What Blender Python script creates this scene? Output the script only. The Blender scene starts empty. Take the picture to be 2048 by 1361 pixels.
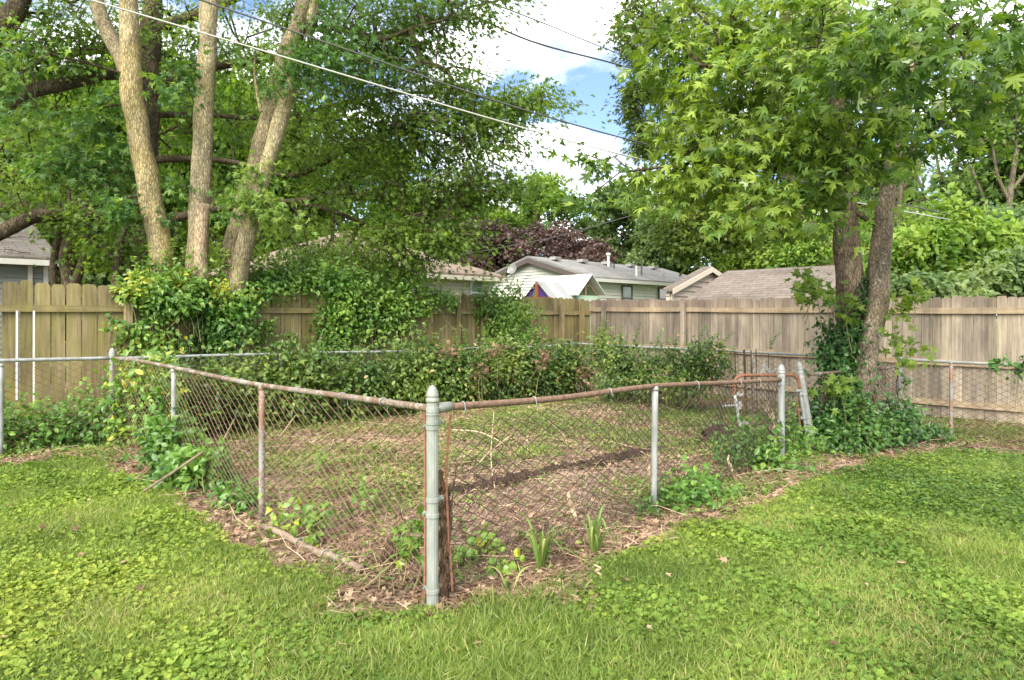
import bpy, math, random
import numpy as np
R_ = math.radians
rs = np.random.RandomState
SC = bpy.context.scene
COL = SC.collection

# ------------------------------------------------------------------ camera, sky, sun, exposure
F, CX, HY, H = 1400.0, 1024.0, 638.0, 1.62      # focal length in photo pixels, principal column, horizon row, eye height
cam = bpy.data.cameras.new('camera'); camo = bpy.data.objects.new('camera', cam); COL.objects.link(camo)
camo.location = (0, 0, H); camo.rotation_euler = (R_(90), 0, 0)
cam.lens = F / 2048 * 36; cam.sensor_width = 36; cam.shift_y = -(680.5 - HY) / 2048
cam.clip_start = .05; cam.clip_end = 2000
SC.camera = camo

SUN_EL, SUN_AZ = 42, 200                        # degrees; azimuth clockwise from +Y
w = bpy.data.worlds.new('World'); SC.world = w; w.use_nodes = True
nt = w.node_tree; nt.nodes.clear()
def N(t, kind, **kw):
    n = t.nodes.new(kind)
    for k, v in kw.items():
        if k.startswith('i_'):
            n.inputs[k[2:].replace('_', ' ')].default_value = v
        else: setattr(n, k, v)
    return n
L = lambda t, a, b: t.links.new(a, b)
sky = N(nt, 'ShaderNodeTexSky', sky_type='NISHITA', sun_disc=False, sun_elevation=R_(SUN_EL), sun_rotation=R_(SUN_AZ))
sky.air_density = 1.0; sky.dust_density = .6; sky.ozone_density = 2.0
tc = N(nt, 'ShaderNodeTexCoord'); sep = N(nt, 'ShaderNodeSeparateXYZ'); L(nt, tc.outputs['Generated'], sep.inputs[0])
zz = N(nt, 'ShaderNodeMath', operation='ADD'); zz.inputs[1].default_value = .22; L(nt, sep.outputs['Z'], zz.inputs[0])
zm = N(nt, 'ShaderNodeMath', operation='MAXIMUM'); zm.inputs[1].default_value = .12; L(nt, zz.outputs[0], zm.inputs[0])
dx = N(nt, 'ShaderNodeMath', operation='DIVIDE'); L(nt, sep.outputs['X'], dx.inputs[0]); L(nt, zm.outputs[0], dx.inputs[1])
dy = N(nt, 'ShaderNodeMath', operation='DIVIDE'); L(nt, sep.outputs['Y'], dy.inputs[0]); L(nt, zm.outputs[0], dy.inputs[1])
cb = N(nt, 'ShaderNodeCombineXYZ'); L(nt, dx.outputs[0], cb.inputs[0]); L(nt, dy.outputs[0], cb.inputs[1])
mp = N(nt, 'ShaderNodeMapping'); mp.inputs['Location'].default_value = (2.55, .5, .3); L(nt, cb.outputs[0], mp.inputs[0])
cn = N(nt, 'ShaderNodeTexNoise'); cn.inputs['Scale'].default_value = 2.3; cn.inputs['Detail'].default_value = 7; cn.inputs['Roughness'].default_value = .58
cn.inputs['Distortion'].default_value = .35; L(nt, mp.outputs[0], cn.inputs['Vector'])
cr = N(nt, 'ShaderNodeValToRGB'); cr.color_ramp.elements[0].position = .41; cr.color_ramp.elements[1].position = .58
L(nt, cn.outputs['Fac'], cr.inputs[0])
ccol = N(nt, 'ShaderNodeMixRGB'); ccol.inputs[1].default_value = (1.75, 1.9, 2.1, 1); ccol.inputs[2].default_value = (8.6, 8.3, 7.7, 1)
cn2 = N(nt, 'ShaderNodeTexNoise'); cn2.inputs['Scale'].default_value = 4; cn2.inputs['Detail'].default_value = 5; L(nt, mp.outputs[0], cn2.inputs['Vector'])
cr2 = N(nt, 'ShaderNodeValToRGB'); cr2.color_ramp.elements[0].position = .42; cr2.color_ramp.elements[1].position = .74
L(nt, cn2.outputs['Fac'], cr2.inputs[0]); L(nt, cr2.outputs[0], ccol.inputs[0])
mx = N(nt, 'ShaderNodeMixRGB'); L(nt, cr.outputs[0], mx.inputs[0])
sm = N(nt, 'ShaderNodeMixRGB', blend_type='MULTIPLY'); sm.inputs[0].default_value = 1; sm.inputs[2].default_value = (.34, .345, .4, 1); L(nt, sky.outputs[0], sm.inputs[1]); L(nt, sm.outputs[0], mx.inputs[1]); L(nt, ccol.outputs[0], mx.inputs[2])
bg = N(nt, 'ShaderNodeBackground'); bg.inputs['Strength'].default_value = .15; L(nt, mx.outputs[0], bg.inputs[0])
wo = N(nt, 'ShaderNodeOutputWorld'); L(nt, bg.outputs[0], wo.inputs[0])

sl = bpy.data.lights.new('sun', 'SUN'); sl.energy = 2.0; sl.angle = R_(50); sl.color = (1, .93, .8)
so = bpy.data.objects.new('sun', sl); COL.objects.link(so)
so.rotation_euler = (R_(90 - SUN_EL), 0, R_(180 - SUN_AZ))
so.location = (0, 0, 30)

SC.view_settings.view_transform = 'Standard'; SC.view_settings.look = 'None'
SC.view_settings.exposure = 2.3; SC.view_settings.gamma = 1; SC.view_settings.use_curve_mapping = False
cy = SC.cycles
cy.max_bounces = 7; cy.diffuse_bounces = 4; cy.glossy_bounces = 2; cy.transmission_bounces = 4; cy.transparent_max_bounces = 4
cy.use_denoising = True; cy.caustics_reflective = False; cy.caustics_refractive = False

# ------------------------------------------------------------------ helpers
def P(px, py, Y): return np.array(((px - CX) * Y / F, Y, H - (py - HY) * Y / F))
def sstep(x): x = np.clip(x, 0, 1); return x * x * (3 - 2 * x)
def elev(x, y):                                  # the lot falls a little towards the right
    return -.15 * sstep((np.asarray(x, float) - 1.2) / 5.8) + .012 * np.sin(x * 1.7 + 1) * np.sin(y * 1.3)
def G(px, py):                                   # pixel on the ground -> point
    Y = H * F / (py - HY); e = 0
    for _ in range(6):
        X = (px - CX) * Y / F; e = float(elev(X, Y)); Y = (H - e) * F / (py - HY)
    return np.array(((px - CX) * Y / F, Y, e))
_nk = rs(11).normal(size=(6, 12, 3)); _np = rs(12).uniform(0, 6.28, (6, 12))
def noise(p, scale=1.0, seed=0):                 # smooth pseudo-noise, about -1..1
    p = np.atleast_2d(p) * scale
    k = _nk[seed % 6]; ph = _np[seed % 6]
    return np.sin(p @ k.T[:p.shape[1]] + ph).sum(1) / 3.5
def nrm(v): return v / np.maximum(np.linalg.norm(v, axis=-1, keepdims=True), 1e-9)

class MB:
    def __init__(s): s.v = []; s.f = []; s.t = []; s.m = []; s.n = 0; s.has_t = False
    def add(s, v, f, tint=None, mi=0):
        v = np.asarray(v, float).reshape(-1, 3); f = np.asarray(f, int)
        s.v.append(v); s.f.append(f + s.n); s.m.append(np.full(len(f), mi)); s.n += len(v)
        if tint is None: s.t.append(np.full(len(v), .5))
        else: s.t.append(np.broadcast_to(np.asarray(tint, float), (len(v),))); s.has_t = True
    def poly(s, pts, tint=None, mi=0): s.add(pts, [list(range(len(pts)))], tint, mi)
    def prism(s, pts, vec, tint=None, mi=0):     # closed outline swept along vec
        a = np.asarray(pts, float); n = len(a); b = a + np.asarray(vec, float); v = np.vstack((a, b))
        s.add(v, [list(range(n))[::-1]], tint, mi)
        base = s.n - 2 * n
        s._raw([list(range(base + n, base + 2 * n))], mi)
        s._raw([[base + i, base + (i + 1) % n, base + n + (i + 1) % n, base + n + i] for i in range(n)], mi)
    def _raw(s, f, mi=0): f = np.asarray(f, int); s.f.append(f); s.m.append(np.full(len(f), mi))
    def box(s, o, a, b, c, tint=None, mi=0):     # corner o and three edge vectors
        o, a, b, c = (np.asarray(q, float) for q in (o, a, b, c))
        v = [o, o + a, o + a + b, o + b, o + c, o + a + c, o + a + b + c, o + b + c]
        s.add(v, [[0, 3, 2, 1], [4, 5, 6, 7], [0, 1, 5, 4], [1, 2, 6, 5], [2, 3, 7, 6], [3, 0, 4, 7]], tint, mi)
    def tube(s, pts, rad, sides=8, tint=None, caps=True, flute=0, mi=0):
        p = np.asarray(pts, float); n = len(p); rad = np.broadcast_to(np.asarray(rad, float), (n,))
        t = np.gradient(p, axis=0); t = nrm(t)
        ref = np.array((0, 0, 1.)) if abs(t[:, 2]).mean() < .75 else np.array((0.31, .95, 0))
        u = nrm(np.cross(t, ref)); w_ = np.cross(t, u)
        a = np.arange(sides) * 2 * math.pi / sides
        rr = rad[:, None] * (1 + flute * (np.arange(sides) % 2)[None, :])
        v = p[:, None] + rr[..., None] * (np.cos(a)[None, :, None] * u[:, None] + np.sin(a)[None, :, None] * w_[:, None])
        i = np.arange(n - 1)[:, None] * sides; j = np.arange(sides)[None]; k = (j + 1) % sides
        f = np.stack((i + j, i + sides + j, i + sides + k, i + k), -1).reshape(-1, 4)
        tt = None if tint is None else np.repeat(np.broadcast_to(np.asarray(tint, float), (n,)), sides)
        s.add(v.reshape(-1, 3), f, tt, mi)
        if caps:
            b = s.n - n * sides
            s._raw([list(range(b, b + sides))], mi); s._raw([list(range(b + (n - 1) * sides, b + n * sides))[::-1]], mi)
        return v
    def inst(s, tv, tf, pos, tip, nor, size, tint, mi=0):   # copies of a small template: +Y to tip, +Z to nor
        pos = np.asarray(pos, float); n = len(pos)
        if n == 0: return
        T = nrm(np.broadcast_to(np.asarray(tip, float), (n, 3))); X = nrm(np.cross(T, np.broadcast_to(np.asarray(nor, float), (n, 3)) + 1e-6)); Z = np.cross(X, T)
        size = np.broadcast_to(np.asarray(size, float), (n,))[:, None, None]
        tv = np.asarray(tv, float); m = len(tv)
        v = pos[:, None] + size * (tv[None, :, 0:1] * X[:, None] + tv[None, :, 1:2] * T[:, None] + tv[None, :, 2:3] * Z[:, None])
        tf = np.asarray(tf, int)
        f = (np.arange(n)[:, None, None] * m + tf[None]).reshape(-1, tf.shape[1])
        s.add(v.reshape(-1, 3), f, np.repeat(np.broadcast_to(np.asarray(tint, float), (n,)), m), mi)
    def build(s, name, mat, parent=None, smooth=False, kind=None):
        me = bpy.data.meshes.new(name)
        v = np.vstack(s.v).astype(np.float32)
        me.vertices.add(len(v)); me.vertices.foreach_set('co', v.ravel())
        tot = np.concatenate([np.full(len(f), f.shape[1]) for f in s.f]); idx = np.concatenate([f.ravel() for f in s.f])
        st = np.concatenate(([0], np.cumsum(tot)[:-1]))
        me.loops.add(len(idx)); me.loops.foreach_set('vertex_index', idx.astype(np.int32))
        me.polygons.add(len(tot)); me.polygons.foreach_set('loop_start', st.astype(np.int32)); me.polygons.foreach_set('loop_total', tot.astype(np.int32))
        mats = mat if isinstance(mat, (list, tuple)) else [mat]
        for m_ in mats: me.materials.append(m_)
        me.polygons.foreach_set('material_index', np.concatenate(s.m).astype(np.int32))
        me.polygons.foreach_set('use_smooth', np.full(len(tot), bool(smooth)))
        if s.has_t:
            a = me.attributes.new('tint', 'FLOAT', 'POINT'); a.data.foreach_set('value', np.concatenate(s.t).astype(np.float32))
        me.update(calc_edges=True); me.validate()
        o = bpy.data.objects.new(name, me); COL.objects.link(o)
        if parent is not None:
            o.parent = parent; o.location = [-q for q in parent.get('base', (0, 0, 0))]
        if kind: o['kind'] = kind
        return o

def thing(name, label, cat, loc=(0, 0, 0), group=None):
    o = bpy.data.objects.new(name, None); COL.objects.link(o); o.location = tuple(float(q) for q in loc)
    o.empty_display_size = .1
    o['label'] = label; o['category'] = cat; o['base'] = [float(q) for q in loc]
    if group: o['group'] = group
    return o
def tag(o, label, cat, group=None):
    o['label'] = label; o['category'] = cat
    if group: o['group'] = group
    return o

# ------------------------------------------------------------------ materials
def new_mat(name):
    m = bpy.data.materials.new(name); m.use_nodes = True; t = m.node_tree; t.nodes.clear()
    out = N(t, 'ShaderNodeOutputMaterial'); b = N(t, 'ShaderNodeBsdfPrincipled'); L(t, b.outputs[0], out.inputs[0])
    return m, t, b, out
def ramp(t, cols, src, pos=None, mode='LINEAR'):
    r = N(t, 'ShaderNodeValToRGB'); e = r.color_ramp.elements; n = len(cols); r.color_ramp.interpolation = mode
    while len(e) < n: e.new(.5)
    for i, c in enumerate(cols):
        e[i].position = pos[i] if pos else i / max(1, n - 1)
    for i, c in enumerate(cols): e[i].color = (*c, 1)
    L(t, src, r.inputs[0]); return r.outputs[0]
def tnoise(t, scale, stretch=(1, 1, 1), detail=5, rough=.6, coord='Object', dist=0):
    c = N(t, 'ShaderNodeTexCoord'); m = N(t, 'ShaderNodeMapping'); m.inputs['Scale'].default_value = stretch
    L(t, c.outputs[coord], m.inputs[0]); n = N(t, 'ShaderNodeTexNoise'); n.inputs['Scale'].default_value = scale
    n.inputs['Detail'].default_value = detail; n.inputs['Roughness'].default_value = rough; n.inputs['Distortion'].default_value = dist
    L(t, m.outputs[0], n.inputs['Vector']); return n.outputs['Fac']
def mixc(t, a, b, fac, mode='MIX'):
    m = N(t, 'ShaderNodeMixRGB', blend_type=mode)
    for i, q in ((0, fac), (1, a), (2, b)):
        if isinstance(q, (int, float)): m.inputs[i].default_value = q
        elif isinstance(q, tuple): m.inputs[i].default_value = (*q, 1)
        else: L(t, q, m.inputs[i])
    return m.outputs[0]
def bump(t, b, h, strength=.4, dist=.02):
    n = N(t, 'ShaderNodeBump'); n.inputs['Strength'].default_value = strength; n.inputs['Distance'].default_value = dist
    L(t, h, n.inputs['Height']); L(t, n.outputs[0], b.inputs['Normal'])
def dirdot(t, d):                                # dot(object position, d)
    c = N(t, 'ShaderNodeTexCoord'); v = N(t, 'ShaderNodeVectorMath', operation='DOT_PRODUCT'); v.inputs[1].default_value = d
    L(t, c.outputs['Object'], v.inputs[0]); return v.outputs['Value']
def mapr(t, src, a, b_):
    m = N(t, 'ShaderNodeMapRange'); m.inputs['From Min'].default_value = a; m.inputs['From Max'].default_value = b_; L(t, src, m.inputs[0]); return m.outputs[0]
def attr(t): return N(t, 'ShaderNodeAttribute', attribute_name='tint').outputs['Fac']

def leaf_mat(name, cols, trans=.38, rough=.42, spec=.35, pos=None):
    m, t, b, out = new_mat(name)
    c = ramp(t, cols, attr(t), pos)
    c = mixc(t, c, ramp(t, [(.55, .6, .5), (1.35, 1.3, 1.2)], tnoise(t, 1.1, detail=2), [.3, .7]), .7, 'MULTIPLY')
    L(t, c, b.inputs['Base Color']); b.inputs['Roughness'].default_value = rough; b.inputs['Specular IOR Level'].default_value = spec
    tr = N(t, 'ShaderNodeBsdfTranslucent'); L(t, mixc(t, c, (1.35, 1.35, .55), 1.0, 'MULTIPLY'), tr.inputs[0])
    mx = N(t, 'ShaderNodeMixShader'); mx.inputs[0].default_value = trans
    L(t, b.outputs[0], mx.inputs[1]); L(t, tr.outputs[0], mx.inputs[2]); L(t, mx.outputs[0], out.inputs[0])
    return m
def plain(name, col, rough=.6, metal=0, var=.25, scale=9, bumps=.15, spec=.4):
    m, t, b, out = new_mat(name)
    f = tnoise(t, scale, detail=6)
    L(t, ramp(t, [tuple(q * (1 - var) for q in col), tuple(q * (1 + var) for q in col)], f, [.3, .7]), b.inputs['Base Color'])
    b.inputs['Roughness'].default_value = rough; b.inputs['Metallic'].default_value = metal; b.inputs['Specular IOR Level'].default_value = spec
    if bumps: bump(t, b, f, bumps, .01)
    return m
def bark_mat(name, cols, vscale=1.0, lichen=None, lich_pos=(.45, .62), depth=.6):
    m, t, b, out = new_mat(name)
    f = tnoise(t, 24 * vscale, (1, 1, .26), 8, .68, dist=1.2); f2 = tnoise(t, 3.2, (1, 1, .6), 5)
    c = ramp(t, cols, f, [.3 + .4 * i / (len(cols) - 1) for i in range(len(cols))])
    c = mixc(t, c, ramp(t, [(.5, .5, .5), (1.35, 1.32, 1.26)], f2, [.35, .65]), .85, 'MULTIPLY')
    if lichen:
        g = mixc(t, tnoise(t, 2.0, (1, 1, .45), 8, .7), tnoise(t, 38, detail=3), .35)
        c = mixc(t, c, lichen, ramp(t, [(0, 0, 0), (.85, .85, .85)], g, list(lich_pos)))
    L(t, c, b.inputs['Base Color']); b.inputs['Roughness'].default_value = .9; b.inputs['Specular IOR Level'].default_value = .15
    v = N(t, 'ShaderNodeTexVoronoi'); v.inputs['Scale'].default_value = 34 * vscale; v.feature = 'DISTANCE_TO_EDGE'
    c_ = N(t, 'ShaderNodeTexCoord'); mp_ = N(t, 'ShaderNodeMapping'); mp_.inputs['Scale'].default_value = (1, 1, .28)
    L(t, c_.outputs['Object'], mp_.inputs[0]); L(t, mp_.outputs[0], v.inputs['Vector'])
    h = mixc(t, f, v.outputs['Distance'], .45)
    c = mixc(t, c, ramp(t, [(.36, .34, .32), (1.1, 1.1, 1.1)], v.outputs['Distance'], [.0, .2]), .85, 'MULTIPLY'); L(t, c, b.inputs['Base Color'])
    bump(t, b, h, depth, .05)
    return m
def wood_mat(name, dark, mid, light, moss=None, mpos=(.45, .62), top=None, along=(1, 1, .045)):
    m, t, b, out = new_mat(name)
    g = tnoise(t, 26, along, 7, .65, dist=.25); g2 = tnoise(t, 2.4, (1, 1, .35), 6, .65)
    c = ramp(t, [dark, mid, light], g, [.28, .5, .72])
    c = mixc(t, c, ramp(t, [(.5, .5, .52), (1.4, 1.36, 1.26)], g2, [.33, .68]), .8, 'MULTIPLY')
    c = mixc(t, c, ramp(t, [(.5, .48, .47), (1.42, 1.4, 1.36)], attr(t)), 1.0, 'MULTIPLY')
    if moss:
        mm = mixc(t, tnoise(t, 1.5, (1, 1, .4), 7, .7), tnoise(t, 30, (1, 1, .1), 4), .4)
        c = mixc(t, c, moss, ramp(t, [(0, 0, 0), (.75, .75, .75)], mm, list(mpos)))
    if top:
        zc = N(t, 'ShaderNodeMath', operation='MULTIPLY_ADD'); zc.inputs[1].default_value = .28; L(t, tnoise(t, 20, (1, 1, .06), 5), zc.inputs[0]); L(t, dirdot(t, (0, 0, 1)), zc.inputs[2])
        c = mixc(t, c, top, ramp(t, [(0, 0, 0), (.62, .62, .62)], zc.outputs[0], [0, 1]) if False else ramp(t, [(0, 0, 0), (.6, .6, .6)], mapr(t, zc.outputs[0], 1.9, 2.22), [0, 1]))
    L(t, c, b.inputs['Base Color']); b.inputs['Roughness'].default_value = .88; b.inputs['Specular IOR Level'].default_value = .2
    bump(t, b, g, .35, .012)
    return m
def rust_mix(name, metal_col, rust_col, pos, rough=.5, scale=6, stretch=(1, 1, 1)):
    m, t, b, out = new_mat(name)
    f = mixc(t, tnoise(t, scale, stretch, 8, .7), tnoise(t, 60, detail=4), .3)
    mask = ramp(t, [(0, 0, 0), (1, 1, 1)], f, list(pos))
    r = ramp(t, [tuple(q * .55 for q in rust_col), rust_col, tuple(q * 1.35 for q in rust_col)], tnoise(t, 34, detail=6), [.3, .5, .7])
    mc = ramp(t, [tuple(q * .72 for q in metal_col), tuple(min(1, q * 1.2) for q in metal_col)], tnoise(t, 22, (1, 1, .3), 6), [.3, .7])
    L(t, mixc(t, mc, r, mask), b.inputs['Base Color'])
    rr = N(t, 'ShaderNodeMapRange'); rr.inputs['To Min'].default_value = rough; rr.inputs['To Max'].default_value = .9
    L(t, mask, rr.inputs[0]); L(t, rr.outputs[0], b.inputs['Roughness']); b.inputs['Specular IOR Level'].default_value = .4
    bump(t, b, f, .25, .006)
    return m
def shingle_mat(name, c1, c2, mortar, along, drop, wid=.32, hei=.14):
    m, t, b, out = new_mat(name)
    cbn = N(t, 'ShaderNodeCombineXYZ'); L(t, dirdot(t, along), cbn.inputs[0]); L(t, dirdot(t, drop), cbn.inputs[1])
    br = N(t, 'ShaderNodeTexBrick'); br.inputs['Color1'].default_value = (*c1, 1); br.inputs['Color2'].default_value = (*c2, 1); br.inputs['Mortar'].default_value = (*mortar, 1)
    br.inputs['Scale'].default_value = 1; br.inputs['Brick Width'].default_value = wid; br.inputs['Row Height'].default_value = hei; br.inputs['Mortar Size'].default_value = .012
    br.inputs['Mortar Smooth'].default_value = .4
    L(t, cbn.outputs[0], br.inputs['Vector'])
    c = mixc(t, br.outputs['Color'], ramp(t, [(.6, .6, .6), (1.35, 1.35, 1.35)], tnoise(t, 26, detail=4), [.3, .7]), .7, 'MULTIPLY')
    c = mixc(t, c, ramp(t, [(.72, .72, .72), (1.2, 1.2, 1.2)], tnoise(t, .9, detail=4), [.35, .65]), .8, 'MULTIPLY')
    L(t, c, b.inputs['Base Color']); b.inputs['Roughness'].default_value = .95; b.inputs['Specular IOR Level'].default_value = .1
    return m

M = {}
M['maple'] = leaf_mat('maple_leaf', [(.045, .1, .02), (.08, .155, .028), (.135, .225, .036), (.25, .34, .055), (.42, .5, .34)], pos=[0, .35, .68, .96, 1], trans=.42)
M['silver'] = leaf_mat('silver_maple_leaf', [(.05, .12, .036), (.085, .18, .047), (.14, .245, .058), (.25, .35, .08)], trans=.45)
M['pinoak'] = leaf_mat('pin_oak_leaf', [(.07, .13, .028), (.11, .19, .038), (.165, .26, .052), (.25, .36, .075)], trans=.55)
M['darkoak'] = leaf_mat('dark_oak_leaf', [(.04, .075, .015), (.07, .11, .018), (.11, .16, .025), (.18, .23, .04)], trans=.45)
M['lime'] = leaf_mat('yellow_green_leaf', [(.075, .16, .025), (.13, .24, .035), (.2, .31, .05), (.29, .39, .08)], trans=.5)
M['mid'] = leaf_mat('hazed_green_leaf', [(.08, .145, .055), (.125, .2, .075), (.18, .265, .1), (.25, .33, .13)], trans=.45)  # greens paled to put distance haze into the leaf colour
M['purple'] = leaf_mat('purple_leaf', [(.045, .028, .034), (.075, .045, .05), (.12, .075, .075), (.18, .12, .11)], trans=.25)
M['vine'] = leaf_mat('vine_leaf', [(.045, .115, .025), (.075, .175, .032), (.13, .245, .042), (.22, .34, .06), (.42, .4, .05)], pos=[0, .3, .65, .95, 1], trans=.32, rough=.36, spec=.45)
M['ivy'] = leaf_mat('ivy_leaf', [(.02, .065, .017), (.035, .1, .022), (.06, .145, .03), (.11, .21, .042)], trans=.22, rough=.34, spec=.5)
M['hedge'] = leaf_mat('hedge_leaf', [(.035, .08, .018), (.075, .14, .027), (.13, .2, .04), (.22, .29, .06), (.36, .25, .12)], pos=[0, .35, .68, .93, 1], trans=.3, rough=.38, spec=.42)
M['clover'] = leaf_mat('clover_leaf', [(.085, .155, .034), (.14, .225, .044), (.21, .295, .054), (.31, .36, .068)], trans=.35, rough=.6, spec=.15)
M['grass'] = leaf_mat('grass_blade', [(.095, .155, .035), (.15, .225, .047), (.235, .31, .072), (.42, .38, .18)], trans=.35, rough=.5)
M['creeper'] = leaf_mat('creeper_leaf', [(.03, .075, .015), (.06, .125, .022), (.12, .2, .032), (.24, .32, .045)], trans=.3, rough=.4)
M['litter'] = leaf_mat('dry_leaf', [(.1, .06, .038), (.2, .125, .085), (.33, .225, .155), (.48, .36, .26)], trans=.12, rough=.7, spec=.15)
M['straw'] = leaf_mat('dry_straw', [(.11, .065, .048), (.24, .16, .118), (.4, .29, .22), (.56, .46, .35)], trans=.1, rough=.75, spec=.1)
M['strap'] = leaf_mat('strap_leaf', [(.06, .13, .03), (.11, .19, .045), (.19, .27, .07), (.36, .34, .14)], trans=.35)
M['bark_y'] = bark_mat('maple_bark_yellow', [(.14, .11, .06), (.31, .26, .155), (.46, .4, .27)], 1.0, (.36, .28, .085), (.47, .63), .7)
M['bark_g'] = bark_mat('maple_bark_grey', [(.14, .115, .07), (.3, .255, .165), (.44, .39, .28)], 1.1, (.33, .29, .12), (.48, .64), .7)
M['bark_c'] = bark_mat('maple_bark_brown', [(.09, .075, .045), (.21, .175, .11), (.34, .29, .195)], 1.0, (.3, .28, .13), (.52, .7), .8)
M['bark_d'] = bark_mat('bark_dark', [(.035, .027, .018), (.1, .078, .052), (.2, .16, .11)], .9, (.13, .15, .06), (.55, .75), .9)
M['bark_m'] = bark_mat('bark_brown', [(.08, .055, .04), (.215, .16, .12), (.38, .3, .235)], 1.0, (.45, .43, .38), (.62, .72), .9)
M['bark_t'] = bark_mat('bark_far', [(.07, .06, .045), (.15, .125, .095), (.24, .21, .165)], .8, (.2, .22, .1), (.5, .7), .6)
M['bark_b'] = bark_mat('bark_pitted', [(.1, .08, .06), (.24, .19, .145), (.4, .335, .27)], 1.3, (.62, .62, .58), (.59, .64), .6)
M['stub'] = bark_mat('bare_wood', [(.2, .15, .1), (.33, .255, .175), (.46, .37, .26)], .9, None, (.5, .6), .5)
M['rot'] = bark_mat('rotten_wood', [(.035, .022, .014), (.17, .11, .07), (.4, .3, .2)], 1.6, (.3, .27, .19), (.55, .7), 1.0)
M['log'] = bark_mat('rotten_log', [(.035, .022, .015), (.085, .056, .04), (.15, .105, .078)], 1.4, None, (.5, .6), 1.0)
M['twig'] = plain('dry_twig', (.42, .31, .2), .8, 0, .35, 20)
M['stem'] = plain('plant_stem', (.2, .17, .08), .7, 0, .3, 20)
M['wood_l'] = wood_mat('mossy_wood', (.12, .094, .052), (.235, .19, .108), (.345, .295, .19), (.25, .225, .055), (.45, .64))
M['wood_r'] = wood_mat('weathered_wood', (.155, .132, .104), (.25, .217, .175), (.345, .31, .262), (.25, .235, .14), (.56, .72), (.17, .12, .095))
M['rail_r'] = wood_mat('pale_rail_wood', (.21, .16, .105), (.3, .24, .17), (.375, .315, .235), along=(.05, .05, 1))
M['rail_l'] = wood_mat('mossy_rail_wood', (.12, .094, .052), (.235, .19, .108), (.345, .295, .19), (.25, .225, .055), (.45, .64), along=(.05, .05, 1))
M['galv'] = rust_mix('galvanised', (.27, .28, .268), (.3, .16, .1), (.6, .68), .45)
M['galv_r'] = rust_mix('galvanised_rusted', (.27, .28, .275), (.28, .135, .075), (.47, .56), .5, 4)
M['post_rusty'] = rust_mix('rusty_post', (.27, .265, .245), (.2, .12, .08), (.47, .57), .5, 3, (1, 1, .5))
M['post_g'] = rust_mix('green_grey_paint', (.235, .25, .225), (.33, .2, .13), (.63, .7), .5, 3, (1, 1, .5))
M['cap'] = plain('dull_alloy', (.24, .25, .21), .5, .3, .2, 14)
M['rail_rust'] = rust_mix('rusted_rail', (.27, .255, .21), (.145, .095, .065), (.42, .52), .5, 5)
M['rail_brown'] = rust_mix('brown_rail', (.3, .27, .23), (.165, .1, .068), (.27, .42), .55, 3)
M['rust'] = rust_mix('rust', (.27, .25, .22), (.22, .1, .055), (.2, .3), .6, 5)
M['stake'] = plain('dark_rust', (.085, .052, .036), .85, 0, .35, 12, 0)
M['wire_dark'] = plain('dark_wire', (.06, .045, .035), .8, 0, .3, 8, 0)
M['dish'] = plain('dish_grey', (.17, .17, .165), .5, .1, .1, 5, 0)
M['wire_rust'] = plain('rusted_wire', (.15, .09, .06), .8, 0, .3, 8, 0)
M['wire_grey'] = plain('dull_wire', (.17, .155, .135), .7, 0, .3, 8, 0)
M['white'] = plain('white_paint', (.6, .6, .57), .6, 0, .08, 12)
M['cable_w'] = plain('pale_cable', (.36, .36, .33), .6, 0, .1, 5, 0)
M['cable_b'] = plain('dark_cable', (.06, .06, .06), .6, 0, .1, 5, 0)
M['glass'] = plain('window_glass', (.16, .19, .18), .08, 0, .5, 2, 0, .8)
M['sid_w'] = plain('cream_siding', (.5, .5, .45), .7, 0, .05, 3, 0)
M['sid_b'] = plain('beige_siding', (.4, .36, .28), .7, 0, .05, 3, 0)
M['sid_g'] = plain('grey_green_siding', (.2, .225, .2), .7, 0, .06, 3, 0)
M['sid_t'] = plain('tan_siding', (.46, .39, .31), .7, 0, .05, 3, 0)
M['trim'] = plain('pale_trim', (.5, .45, .36), .7, 0, .06, 3, 0)
M['trim_w'] = plain('white_trim', (.5, .5, .46), .7, 0, .06, 3, 0)
M['trim_d'] = plain('dark_trim', (.075, .06, .055), .7, 0, .1, 3, 0)
M['metal'] = plain('vent_metal', (.26, .25, .235), .5, .2, .15, 5, 0)

# ------------------------------------------------------------------ leaf templates
def fan(outline, centre, curl=0, fold=0):
    o = np.array(outline, float); c = np.array([centre], float); v = np.vstack((c, o))
    z = -curl * (v[:, 1] - .3) ** 2 + fold * np.abs(v[:, 0]); v = np.column_stack((v, z))
    n = len(o); f = [[0, 1 + i, 1 + (i + 1) % n] for i in range(n)]
    return v, np.array(f)
half = [(0, 1), (.08, .74), (.2, .76), (.11, .5), (.3, .6), (.52, .72), (.4, .48), (.2, .33), (.5, .28), (.3, .14), (.05, .13)]
mirror = lambda h: h + [(-x, y) for x, y in h[::-1] if x > 1e-6]
T_MAPLE = [fan(mirror(half), (0, .38), c, f) for c, f in ((.6, .15), (.2, -.35), (1.1, .4), (-.3, .3), (1.5, -.1), (.9, .7))]
half2 = [(0, 1), (.12, .62), (.46, .7), (.2, .36), (.4, .16), (.04, .12)]
T_MAPLE2 = [fan(mirror(half2), (0, .36), c, f) for c, f in ((.5, .15), (.1, -.25), (.7, .3))]
half3 = [(0, 1), (.1, .72), (.36, .78), (.1, .5), (.4, .42), (.09, .26), (.02, 0)]
T_OAK = [fan(mirror(half3), (0, .45), c, f) for c, f in ((.4, .15), (0, -.2))]
half4 = [(0, 1), (.24, .68), (.29, .38), (.14, .1), (0, 0)]
T_OVAL = [fan(mirror(half4), (0, .45), c, f) for c, f in ((.5, .3), (.15, .1), (.9, .35))]
half5 = [(0, .86), (.14, 1.0), (.36, .92), (.5, .62), (.4, .5), (.5, .3), (.3, .05), (.08, .02), (0, .2)]
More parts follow.
